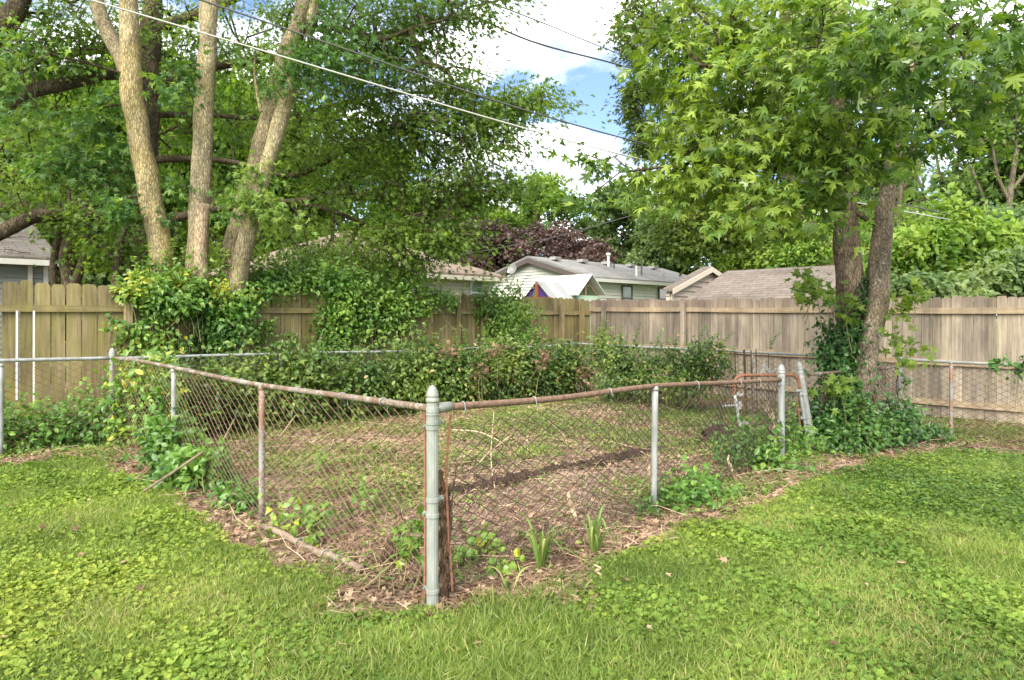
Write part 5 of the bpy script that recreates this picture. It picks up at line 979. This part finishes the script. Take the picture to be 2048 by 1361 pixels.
# far trees: a few kinds, copied
def far_tree(height, rad, n, seed, mat, bark, low=.25, label='', loc=(0, 0, 0), tuft=.34, lean=0, nl=9):
    r = rs(seed); E = thing('background_tree', label, 'tree', (0, 0, 0), 'trees beyond the houses'); E['base'] = [0, 0, 0]
    mb = MB(); pts = [np.array((0, 0, -.5, height * .028)), np.array((r.normal() * .1, r.normal() * .1, height * .25, height * .021)), np.array((lean * .5 + r.normal() * .2, r.normal() * .2, height * .6, height * .013)), np.array((lean, 0, height * .93, height * .004))]
    p, rr = trunk_tube(mb, np.array(pts), 6, 9, .06, seed); mb.build('trunk', bark, E, smooth=True)
    m = 26; a = r.uniform(0, 6.28, m); hh = height * (low + (1 - low) * np.linspace(.05, 1, m) ** .9); env = np.sin(np.clip((hh / height - low) / (1 - low), .06, 1) ** .75 * 2.75) ** .7
    cen = np.column_stack((np.cos(a) * rad * env * r.uniform(.35, .8, m) + lean * hh / height, np.sin(a) * rad * env * r.uniform(.35, .8, m), hh - height * .04))
    sub = np.vstack([c + in_ball(r, nl, .4) * np.array((rad * .42, rad * .42, height * .085)) * r.uniform(.7, 1.15) for c in cen])
    mb = MB(); draw_chains(mb, grow(line_pts([p[2:]], .5), None, sub[::2], r, .6, .012, .007, .08), 4); mb.m = [q + 1 for q in mb.m]
    idx = r.randint(0, len(sub), n); q = r.normal(size=(n, 3)) * np.array((.42, .42, .3)) * rad * .22 ; pos = sub[idx] + q
    out = nrm(pos - np.array((0, 0, height * .5)) + 1e-3)
    t = np.clip(.45 + .25 * noise(sub, .7, seed % 5)[idx] + .1 * q[:, 2] / (rad * .1) * .3 + r.normal(size=n) * .2, 0, 1)
    mb.inst(*T_TUFT, pos, nrm(out * .6 + r.normal(size=(n, 3)) * .6 - np.array((0, 0, .3))), nrm(np.array((0, 0, .8)) + r.normal(size=(n, 3)) * .5), tuft * r.uniform(.5, 1.2, n), t)
    mb.build('crown', [mat, bark], E)
    E.location = loc; E['base'] = [0, 0, 0]
    return E
def dup(E, loc, rz, sc, label):
    e = E.copy(); COL.objects.link(e); e.location = loc; e.rotation_euler = (0, 0, rz); e.scale = sc; e['label'] = label
    for ch in list(E.children):
        c = ch.copy(); COL.objects.link(c); c.parent = e
    return e
at = lambda px, Y, z=0: ((px - CX) * Y / F, Y, z)
KA = far_tree(12.5, 4.6, 12000, 301, M['lime'], M['bark_d'], .2, 'yellow green tree glimpsed through the pin oak at the far left', at(30, 32))
KB = far_tree(11.5, 4.2, 12000, 302, M['mid'], M['bark_d'], .16, 'mid green tree standing beyond the white sided house', at(1265, 52), .4)
for k, (K, px, Y, rz, s, lab) in enumerate(((KA, 175, 38, 1, 1.15, 'yellow green tree beyond the low grey roof'), (KA, 330, 30, 2.2, .95, 'yellow green tree glimpsed between the stems of the silver maple'), (KA, 470, 36, 3.4, 1.15, 'yellow green tree behind the left end of the brown roof'), (KA, 610, 41, 4.4, 1.15, 'tall yellow green tree behind the middle of the brown roof'), (KB, 250, 46, 5, 1.5, 'broad mid green tree far behind the yellow trunk'),
                                       (KA, 745, 44, .4, 1.0, 'yellow green tree behind the right part of the brown roof'), (KA, 880, 50, 1.7, .9, 'pale green tree behind the first purple leaved tree'), (KA, 1075, 52, 3, .92, 'light green tree rising behind the two purple leaved trees'), (KB, 1000, 60, 2, .95, 'mid green tree peeping between the purple leaved trees'), (KB, 90, 26, 3.1, .75, 'mid green tree close behind the grey house'),
                                       (KB, 1350, 44, 1.4, .72, 'low mid green tree to the left of the tan shed'), (KA, 1420, 46, 5.2, .8, 'yellow green tree behind the tan shed roof'), (KA, 1560, 40, .9, .85, 'yellow green tree behind the dark oak trunk'), (KB, 560, 60, .3, 1.3, 'hazy mid green tree furthest behind the pin oak'), (KB, 1720, 46, 4.1, 1.05, 'mid green tree behind the twin trunks'), (KB, 2120, 24, 1.1, .95, 'dark green tree at the far right beyond the fence'))):
    dup(K, at(px, Y), rz, (s, s, s * (1 + .06 * math.sin(k * 2))), lab)
for px, Y, hgt, rad, sd, lab in ((990, 40, 6.9, 3.0, 311, 'purple leaved tree above the satellite dish'), (1128, 42, 7.0, 3.4, 312, 'larger rounded purple leaved tree behind the white sided house')):
    E = far_tree(hgt, rad, 16000, sd, M['purple'], M['bark_d'], .12, lab, at(px, Y), .24); E['group'] = 'purple leaved trees'
# thin bare stemmed trees at the right
for k, (px, Y, top, lab, sd) in enumerate(((1905, 25, 130, 'thin airy tree with bare grey stems seen right of the twin trunks', 320), (1800, 28, 120, 'thin airy tree partly behind the right trunk', 321), (2020, 22, 180, 'thin stemmed tree at the right edge beyond the fence', 322))):
    x = px; fork = [[TP(x, 640, Y, .13), TP(x + 5, 520, Y, .115), TP(x - 2, 440, Y, .1), TP(x + 4, 360, Y, .08), TP(x + 15, 280, Y, .055), TP(x + 10, top, Y, .03)], [TP(x, 500, Y, .08), TP(x - 35, 440, Y, .07), TP(x - 60, 380, Y - .3, .05), TP(x - 80, 330, Y - .4, .03)], [TP(x + 2, 410, Y, .06), TP(x - 25, 350, Y, .045), TP(x - 35, 290, Y, .04)], [TP(x + 4, 380, Y, .055), TP(x + 40, 330, Y, .04), TP(x + 55, 270, Y, .03)]]
    bl_ = [(x - 60, 340, Y, 1.0, 1, .5, 16), (x - 10, 270, Y, 1.1, 1, .7, 20), (x + 50, 300, Y, 1, 1, .6, 16), (x, 190, Y, 1.4, 1, .8, 28), (x - 70, 430, Y, .9, .8, .5, 15), (x + 40, 430, Y, .9, .8, .6, 16), (x, 480, Y, 1.0, .8, .5, 14)]
    tree('thin_tree', lab, [(p, 'trunk') for p in fork], [], bl_, T_OAK, M['lime'], [M['bark_t']] * 4, .18, .5, 13, sd, base=P(x, 720, Y), flat=.6, rk=.005, group='thin trees beyond the fence')
# bushes beyond the weathered fence
for k, (px, py, Y, rx, rz, n, lab, m, ts) in enumerate(((1520, 515, 26, 1.7, .9, 1700, 'pale yellow green bush left of the oak trunk', 'lime', .16), (1610, 500, 25, 2.0, 1.3, 2600, 'large yellow green bush behind the tan shed roof', 'lime', .16), (1830, 530, 15.0, 1.3, 1.0, 3200, 'fresh green bush just right of the twin trunks', 'lime', .15), (1930, 500, 15.5, 1.4, 1.25, 3600, 'tall fresh green bush over the right part of the tan fence', 'lime', .15), (2040, 550, 14.0, 1.0, .75, 2600, 'bushy green shrub at the right end of the tan fence', 'mid', .14), (1880, 575, 13.8, 1.6, .4, 1900, 'low dark green bush behind the picket tops', 'mid', .13), (1775, 500, 17.5, .8, .9, 1000, 'green bush seen between and beside the twin trunks', 'lime', .15), (2010, 460, 17.0, 1.2, .9, 1800, 'grey green bush under the right edge trees', 'mid', .16), (1455, 540, 27, 1.0, .6, 700, 'small pale bush above the tan shed gable', 'mid', .2))):
    ctr = P(px, py, Y); bl_ = []; r = rs(400 + k)
    for _ in range(8):
        q = in_ball(r, 1, .4)[0] * np.array((rx, .6, rz)) * .75; c = ctr + q; bl_.append((CX + F * c[0] / c[1], HY + (H - c[2]) * F / c[1], c[1], rx * .42, .5, rz * .42, n // 8))
    E, _ = plant('bush', lab, 'bush', bl_, T_OVAL, M[m], ts * 1.15, 400 + k, group='bushes beyond the tan fence', tint=(.1, .95), patch=2.5, nstem_r=.015)

# ------------------------------------------------------------------ houses
aL = np.array((1, 1, 0)) / math.sqrt(2); nL = np.array((1, -1, 0)) / math.sqrt(2); UP = np.array((0, 0, 1.))
def siding(mb, o, along, out, length, z0, top, lap=.115, back=True):
    """lapped boards from o along a wall; top(s) gives the wall height"""
    ss = np.linspace(0, length, 61); tt = np.array([top(s) for s in ss])
    zs = np.arange(z0, tt.max(), lap)
    for z in zs:
        ok = ss[tt > z + lap * .3]
        if len(ok) < 2: continue
        a, b = ok[0], ok[-1]; h = min(lap, max(.02, tt.max() - z))
        p0, p1 = o + along * a, o + along * b
        mb.add([p0 + UP * z + out * .04, p1 + UP * z + out * .04, p1 + UP * (z + h) + out * .004, p0 + UP * (z + h) + out * .004, p0 + UP * z, p1 + UP * z], [[0, 1, 2, 3], [4, 5, 1, 0]])
    if back:
        pts = [o + UP * z0, o + along * length + UP * z0] + [o + along * s + UP * t for s, t in list(zip(ss, tt))[::-5]]
        mb.poly(pts)
def window(T, o, along, out, w_, h, frame='trim_w', dark='trim_w'):
    mb = MB(); d = .05; q = o + out * .03
    for a, b, c, e in ((0, 0, w_, .07), (0, h - .07, w_, .07), (0, .07, .07, h - .14), (w_ - .07, .07, .07, h - .14), (.07, h * .5 - .025, w_ - .14, .05)):
        mb.box(q + along * a + UP * b, along * c, -out * .0 + out * .035, UP * e)
    f = mb.build('window', M[frame], T); mb = MB(); mb.box(q + along * .065 + UP * .065 + out * .004, along * (w_ - .13), out * .01, UP * (h - .13)); p = mb.build('pane', M['glass'], f); p.location = (0, 0, 0)
def slab(mb, pts, th=.09, mi=0):                  # roof plane with thickness
    mb.prism(pts, -UP * th, None, mi)
shing = lambda n, c1, c2, mo, ax, **k: shingle_mat(n, c1, c2, mo, tuple(ax), (0, 0, 2.4), **k)
M['sh_grey'] = shing('grey_shingles', (.235, .23, .22), (.19, .185, .178), (.13, .126, .12), aL)
M['sh_brown'] = shing('brown_shingles', (.25, .19, .15), (.205, .155, .12), (.14, .11, .085), aL)
M['sh_tan'] = shing('tan_shingles', (.2, .17, .145), (.16, .135, .115), (.08, .068, .058), nL, wid=.5, hei=.17)
M['sh_old'] = shing('old_shingles', (.15, .135, .115), (.11, .1, .085), (.055, .05, .042), aL, wid=.5, hei=.17)

# white sided house with a grey gable roof
T = thing('house', 'white sided house with a long grey gable roof beyond the fence corner', 'house', (.66, 30, 0))
R0 = np.array((.66, 30, 0.)); hw, ez, rz_, ln = 3.5, 3.29, 4.32, 10.4
slope = (rz_ - ez) / hw
mb = MB(); top = lambda s: rz_ - .1 - slope * abs(s - (hw - .3))
siding(mb, R0 + aL * .3 - nL * (hw - .3), nL, -aL, 2 * (hw - .3), 0, top, .13)
siding(mb, R0 + aL * .3 + nL * (hw - .3), aL, nL, ln - .6, 0, lambda s: ez - .02, .13)
mb.poly([R0 + aL * .32 - nL * 3.2, R0 + aL * (ln - .3) - nL * 3.2, R0 + aL * (ln - .3) - nL * 3.2 + UP * ez, R0 + aL * .32 - nL * 3.2 + UP * ez])
wall = mb.build('wall', M['sid_w'], T)
mb = MB(); e1, e2 = R0 + nL * hw + UP * ez, R0 - nL * hw + UP * ez; rg = R0 + UP * rz_
slab(mb, [e1, e1 + aL * ln, rg + aL * ln, rg]); slab(mb, [rg, rg + aL * ln, e2 + aL * ln, e2]); roof = mb.build('roof', M['sh_grey'], T)
mb = MB()
for e in (e1, e2):
    q = [rg - UP * .1, e - UP * .1, e - UP * .3, rg - UP * .3]; mb.prism([p - aL * .03 for p in q], aL * .05)
mb.build('rake_board', M['trim_d'], T)
mb = MB(); mb.box(e1 - UP * .2 + nL * .0, aL * ln, nL * .1, UP * .13); mb.build('gutter', M['trim_w'], T)
mb = MB(); mb.box(e1 - UP * .205 - nL * .3, aL * ln, nL * .29, UP * .02); mb.build('soffit', M['trim_d'], T)
for s in (2.0, 4.75): window(T, R0 + aL * (s + .3) + nL * 3.23 + UP * 1.95, aL, nL, .75, 1.08, 'trim_d')
def on_roof(px, q):                               # point on the near slope at a column; q = 0 ridge .. 1 eave
    k = (px - CX) / F; a = R0[:2] + nL[:2] * hw * q; t = (k * a[1] - a[0]) / (1 - k); return np.array((a[0] + t, a[1] + t, rz_ - slope * hw * q))
for px in (1105, 1159, 1207, 1255, 1301):
    c = on_roof(px, .13); mb = MB(); mb.prism([c - aL * .22 - UP * .02, c + aL * .22 - UP * .02, c + aL * .18 + UP * .12, c - aL * .18 + UP * .12], nL * .35); v = mb.build('roof_vent', M['metal'], roof); v.location = (0, 0, 0)
for px, q, h, rad, m in ((1217, .25, .5, .07, 'trim_w'), (1228, .4, .22, .035, 'trim_d'), (1273, .78, .45, .05, 'trim_w'), (1283, .7, .75, .035, 'trim_d'), (1327, .8, .25, .035, 'metal')):
    c = on_roof(px, q); mb = MB(); mb.tube([c - UP * .1, c + UP * h], rad, 10)
    if rad > .06: mb.tube([c + UP * h, c + UP * (h + .01), c + UP * (h + .12), c + UP * (h + .13)], [rad * 1.1, rad * 1.6, rad * 1.6, rad], 12)
    v = mb.build('flue_pipe', M[m], roof); v.location = (0, 0, 0)

# beige house with a brown hip roof
Cn = np.array((-.21, 25, 0.)); ez, W, ln, ov = 3.14, 4.0, 8.0, .4; dB = -nL; pit = .41
T = thing('house', 'beige sided house with a brown hip roof behind the vine covered fence', 'house', Cn)
c1 = Cn + UP * ez; c0 = c1 - aL * ln; r1 = Cn + UP * (ez + pit * W) + (dB - aL) * W; r0 = Cn - aL * ln + UP * (ez + pit * W) + (dB + aL) * (W * .98)
b1, b0 = c1 + dB * 2 * W, c0 + dB * 2 * W
mb = MB(); slab(mb, [c0, c1, r1, r0]); slab(mb, [c1, b1, r1]); slab(mb, [b0, c0, r0]); slab(mb, [b1, b0, r0, r1]); mb.build('roof', M['sh_brown'], T)
mb = MB(); ci = Cn - aL * ov - nL * ov
siding(mb, ci - aL * (ln - 2 * ov), aL, nL, ln - 2 * ov, 0, lambda s: ez - .02, .12); siding(mb, ci, dB, aL, 2 * W - 2 * ov, 0, lambda s: ez - .02, .12)
mb.build('wall', M['sid_b'], T)
mb = MB(); mb.box(c0 - UP * .21 - nL * .01, aL * (ln + .02), nL * .06, UP * .14); mb.box(c1 - UP * .21 - aL * .0, dB * 2 * W, aL * .06, UP * .14); mb.build('fascia', M['trim'], T)
mb = MB(); mb.box(c0 - UP * .215 - nL * .4, aL * ln, nL * .39, UP * .02); mb.build('soffit', M['sid_b'], T)
mb = MB(); q = ci - aL * .05 + nL * .035; mb.box(q - aL * .1, aL * .09, nL * .06, UP * (ez - .2)); mb.build('downspout', M['trim'], T)
window(T, ci - aL * 1.0 + UP * 2.05, aL, nL, .62, .95)
window(T, ci - aL * 4.6 + UP * 2.05, aL, nL, .62, .95)
# satellite dish at its eave
T = thing('satellite_dish', 'grey satellite dish on the corner of the brown roof', 'dish', (-.05, 24.9, 3.1))
mb = MB(); c = P(1024, 538, 24.9); ax = nrm(np.array((-.35, -.8, .35))); u = nrm(np.cross(ax, UP)); v_ = np.cross(u, ax)
a = np.linspace(0, 6.283, 25)[:-1]
for rr0, rr1, h0, h1 in ((0.001, .1, -.05, -.035), (.1, .2, -.035, 0)):
    A_ = [c + rr0 * (math.cos(t) * u * .85 + math.sin(t) * v_) + ax * h0 for t in a]; B_ = [c + rr1 * (math.cos(t) * u * .85 + math.sin(t) * v_) + ax * h1 for t in a]
    n = len(a); mb.add(A_ + B_, [[i, (i + 1) % n, n + (i + 1) % n, n + i] for i in range(n)]); mb.add([p - ax * .012 for p in A_ + B_], [[n + i, n + (i + 1) % n, (i + 1) % n, i] for i in range(n)])
mb.build('reflector', M['dish'], T)
mb = MB(); mb.tube(smooth_path([c - ax * .04, c - ax * .12 - UP * .1, np.array((-.16, 24.95, 3.12))]), .018, 8); mb.tube([c - v_ * .2, c - v_ * .24 + ax * .22], .012, 6); mb.box(c - v_ * .27 + ax * .2 - u * .03, u * .06, v_ * .06, ax * .06); mb.build('mount_arm', M['white'], T)

# tan shed with a long shingle roof
R = np.array((6.46, 21, 0.)); T = thing('shed', 'tan shed with a long shingled roof and a small gable behind the weathered fence', 'shed', R)
rz_, sl_, ln = 3.06, .372, 7.4
mb = MB(); e1 = R - aL * 2.7 + UP * (rz_ - sl_ * 2.7); e2 = R + aL * 2.7 + UP * (rz_ - sl_ * 2.7); rg = R + UP * rz_
slab(mb, [e1, e1 + nL * ln, rg + nL * ln, rg]); slab(mb, [rg, rg + nL * ln, e2 + nL * ln, e2])
A0 = R - aL * .73 - nL * .25; g = 3.16; e = 2.32                                                 # gable set behind the long roof
ga, gl_, gr_ = A0 + UP * g, A0 - aL * 2.12 + UP * (g - .33 * 2.12), A0 + aL * 2.35 + UP * (g - .305 * 2.35)
slab(mb, [ga + nL * .14, gl_ + nL * .14, gl_ - nL * .15, ga - nL * .15]); slab(mb, [ga - nL * .15, gr_ - nL * .15, gr_ + nL * .14, ga + nL * .14]); mb.build('roof', M['sh_tan'], T)
mb = MB(); o = A0 - aL * 2.0
siding(mb, o, aL, nL, 4.2, 0, lambda s: g - .1 - .33 * abs(s - 2.0), .15)
siding(mb, R - aL * 2.4, nL, -aL, ln - .3, 0, lambda s: rz_ - sl_ * 2.4 - .1, .15); siding(mb, o - nL * .12, nL, -aL, .12, 0, lambda s: 2.35, .15); mb.build('wall', M['sid_t'], T)
mb = MB()
for q in (gl_, gr_): mb.prism([ga + nL * .15 - UP * .02, q + nL * .15 - UP * .02, q + nL * .15 - UP * .17, ga + nL * .15 - UP * .17], nL * .03)
mb.box(o + nL * .02, aL * .1, nL * .03, UP * 2.3); mb.build('rake_board', M['trim'], T)

# grey house at the far left
Cn = np.array((-10.95, 17, 0.)); ez, W, ln = 3.09, 3.1, 7.0; T = thing('house', 'grey green sided house with an old gable roof at the left edge', 'house', Cn)
c1 = Cn + UP * ez; c0 = c1 - aL * ln; rg1 = Cn + dB * W + UP * 4.22; rg0 = rg1 - aL * ln; b1, b0 = c1 + dB * 2 * W, c0 + dB * 2 * W
mb = MB(); slab(mb, [c0, c1, rg1, rg0]); slab(mb, [rg0, rg1, b1, b0]); roof = mb.build('roof', M['sh_old'], T)
mb = MB(); o = Cn - nL * .35 - aL * .2; siding(mb, o - aL * (ln - .3), aL, nL, ln - .3, 0, lambda s: ez - .05, .13); siding(mb, o, dB, aL, 2 * W - .7, 0, lambda s: ez + .05 + .36 * (2.75 - abs(s - 2.75)), .13); mb.build('wall', M['sid_g'], T)
mb = MB(); mb.box(c0 - UP * .2, aL * ln, nL * .07, UP * .13); mb.build('gutter', M['trim_w'], T)
mb = MB(); mb.box(o - aL * .1 + nL * .02, aL * .1, nL * .03, UP * (ez - .2)); mb.box(o - aL * .42 + nL * .02, aL * .09, nL * .06, UP * (ez - .2)); mb.build('corner_board', M['trim_w'], T)
window(T, o - aL * 2.0 + UP * 1.75, aL, nL, .75, 1.05)
mb = MB(); r = rs(77)
for k in range(26):
    f = r.uniform(.02, .55); s = r.uniform(.3, 3.0); q = c1 - aL * s + (dB * W + UP * (4.22 - ez)) * (f if k > 10 else .06) + UP * .03; d = (aL * r.normal() + (dB + UP * .36) * r.normal() * .4) * .25
    mb.tube([q, q + d * .5 + UP * .03, q + d], [.012, .009, .004], 4)
tag(mb.build('fallen_twigs', M['bark_d'], kind='stuff'), 'dead twigs fallen on the old roof of the grey house', 'twigs')
# low grey roof further back
Cn = np.array((-13.2, 31.5, 0.)); T = thing('house', 'distant house showing only a low grey roof above the mossy fence', 'house', Cn); ez = 2.9; W = 4; ln = 9
c1 = Cn + UP * ez; c0 = c1 - aL * ln; rg1 = Cn + dB * W + UP * 4.0; rg0 = rg1 - aL * ln; b1, b0 = c1 + dB * 2 * W, c0 + dB * 2 * W
mb = MB(); slab(mb, [c0, c1, rg1, rg0]); slab(mb, [rg0, rg1, b1, b0]); mb.build('roof', M['sh_grey'], T)
mb = MB(); o = Cn - nL * .35 - aL * .2; siding(mb, o - aL * (ln - .3), aL, nL, ln - .3, 0, lambda s: ez - .05, .13); siding(mb, o, dB, aL, 2 * W - .7, 0, lambda s: ez + .25 * (3.6 - abs(s - 3.6)), .13); mb.build('wall', M['sid_w'], T)

# play house with a white roof and a striped canopy
T = thing('playset', 'wooden play house with a white roof and a striped green canopy over the fence corner', 'playset', (2.3, 20, 0))
ap = P(1185, 548, 20); ea = ap - aL * .62 + UP * (P(1160, 589, 19.6)[2] - ap[2]); eb = ap + aL * .62 + UP * (P(1212, 589, 20.4)[2] - ap[2]); rd = -nL * 2.0
mb = MB(); mb.prism([ap, ea, ea + rd, ap + rd], -UP * .03); mb.prism([ap, ap + rd, eb + rd, eb], -UP * .03); mb.build('roof', M['white'], T)
M['ply'] = plain('raw_timber', (.42, .31, .2), .8, 0, .2, 8); M['pgreen'] = plain('soft_green_panel', (.42, .56, .4), .7, 0, .06, 4, 0); M['red'] = plain('red_stained_timber', (.42, .13, .06), .7, 0, .2, 8)
M['c_grey'] = plain('canopy_grey', (.34, .35, .33), .7, 0, .05, 6, 0); M['c_green'] = plain('canopy_pale_green', (.5, .68, .45), .7, 0, .05, 6, 0); M['c_purple'] = plain('canopy_purple', (.09, .05, .24), .7, 0, .1, 6, 0); M['c_leaf'] = plain('canopy_leaf_green', (.13, .3, .08), .7, 0, .1, 6, 0)
mb = MB(); ins = rd * .12 - UP * .05
for a, b in ((ap + ins, ea + ins), (ap + ins, eb + ins)): mb = MB(); mb.box(a - UP * .03, (b - a) * .98, rd * .03, -UP * .06); mb.build('rafter', M['ply'], T)
mb = MB()
m_ = (ea + eb) / 2 + ins; mb.box(m_ - aL * .03, aL * .06, rd * .03, UP * (ap[2] - m_[2] - .03)); mb.box(ea + ins + (ap - ea) * .5 + aL * .05, aL * .52, rd * .025, UP * .045); mb.build('gable_frame', M['ply'], T)
mb = MB(); q = ea + rd * .08 + aL * .1 - UP * .02; mb.box(q - UP * 2.2, aL * 1.02, rd * .02, UP * 2.2); mb.box(q - UP * 2.2, rd * .8, aL * .02, UP * 2.2); mb.box(q - UP * 2.2 + aL * 1.0, rd * .8, aL * .02, UP * 2.2); mb.build('wall', M['pgreen'], T)
mb = MB(); q = ea + aL * .32 - nL * -.02 - UP * .2 + rd * .08; mb.box(q, aL * .6, nL * .03, UP * .06); mb.build('door_head', M['white'], T)
ap2 = P(1073, 563, 19); el = ap2 - nL * .5 - UP * .47; er = ap2 + nL * .5 - UP * .47; rd2 = aL * .95
mats = [M['c_grey'], M['c_green'], M['c_purple'], M['c_leaf']]; mb = MB()
for k, (f0, f1, mi) in enumerate(((0, .34, 0), (.34, .66, 1), (.66, 1, 0))): mb.prism([ap2 + rd2 * f0, er + rd2 * f0, er + rd2 * f1, ap2 + rd2 * f1], -UP * .015, None, mi)
for k, (f0, f1, mi) in enumerate(((0, .25, 2), (.25, .5, 3), (.5, .75, 2), (.75, 1, 3))): mb.prism([ap2 + rd2 * f0, ap2 + rd2 * f1, el + rd2 * f1, el + rd2 * f0], -UP * .015, None, mi)
bk = rd2 * .05; mb.prism([ap2 + bk - UP * .02, el + bk, ap2 * .5 + el * .5 + bk - UP * .25], aL * .01, None, 2); mb.prism([ap2 + bk - UP * .02, ap2 * .5 + el * .5 + bk - UP * .25, (el + er) / 2 + bk], aL * .01, None, 3); mb.prism([ap2 + bk - UP * .02, (el + er) / 2 + bk, er + bk], aL * .01, None, 2)
mb.build('canopy', mats, T)
mb = MB(); mb.box(ap2 - nL * .04 - UP * 2.6 - aL * .02, nL * .08, aL * .08, UP * 2.58); mb.box(el - UP * .04 - aL * .03, nL * 1.0, aL * .06, UP * .08)
for q in (el, er): mb.box(q - UP * 2.2, nL * .07, aL * .07, UP * 2.2)
mb.build('frame', M['red'], T)

# ------------------------------------------------------------------ overhead wires
def wire(name, label, pts, Ys, rad, mat):
    ys = 1 / np.interp(np.arange(len(pts)), [0, len(pts) - 1], [1 / Ys[0], 1 / Ys[1]]); q = smooth_path([P(a, b, y) for (a, b), y in zip(pts, ys)], 8)
    mb = MB(); mb.tube(q, rad, 6); return tag(mb.build(name, M[mat], smooth=True), label, 'cable', 'overhead cables')
wire('cable', 'thick pale overhead cable, lowest and brightest of those over the yard', [(-160, -95), (180, 0), (600, 124), (1000, 243), (1280, 319), (1500, 366), (1900, 440)], (8.2, 13), .011, 'cable_w')
wire('cable', 'dark overhead cable running just above the thick pale one', [(100, -100), (400, 0), (700, 102), (1000, 205), (1240, 275), (1500, 340), (1900, 430)], (9, 13.2), .012, 'cable_b')
wire('cable', 'dark twisted cable high over the gap of sky', [(700, -60), (880, 0), (1060, 82), (1230, 128), (1330, 160), (1600, 270)], (13, 30), .022, 'cable_b')
wire('cable', 'thinnest cable crossing the top of the sky gap', [(800, -80), (975, 2), (1100, 52), (1222, 102), (1500, 210)], (16, 30), .016, 'cable_b')
wire('cable', 'thin sagging cable in front of the purple leaved trees', [(900, 515), (1000, 496), (1120, 472), (1240, 438), (1400, 392), (1600, 330)], (27, 24), .014, 'cable_b')
wire('cable', 'thin pale cable low at the right edge', [(1700, 640), (1860, 535), (1960, 500), (2060, 468), (2200, 420)], (26, 22), .012, 'cable_w')

for o in list(SC.objects):
    if 'base' in o: del o['base']
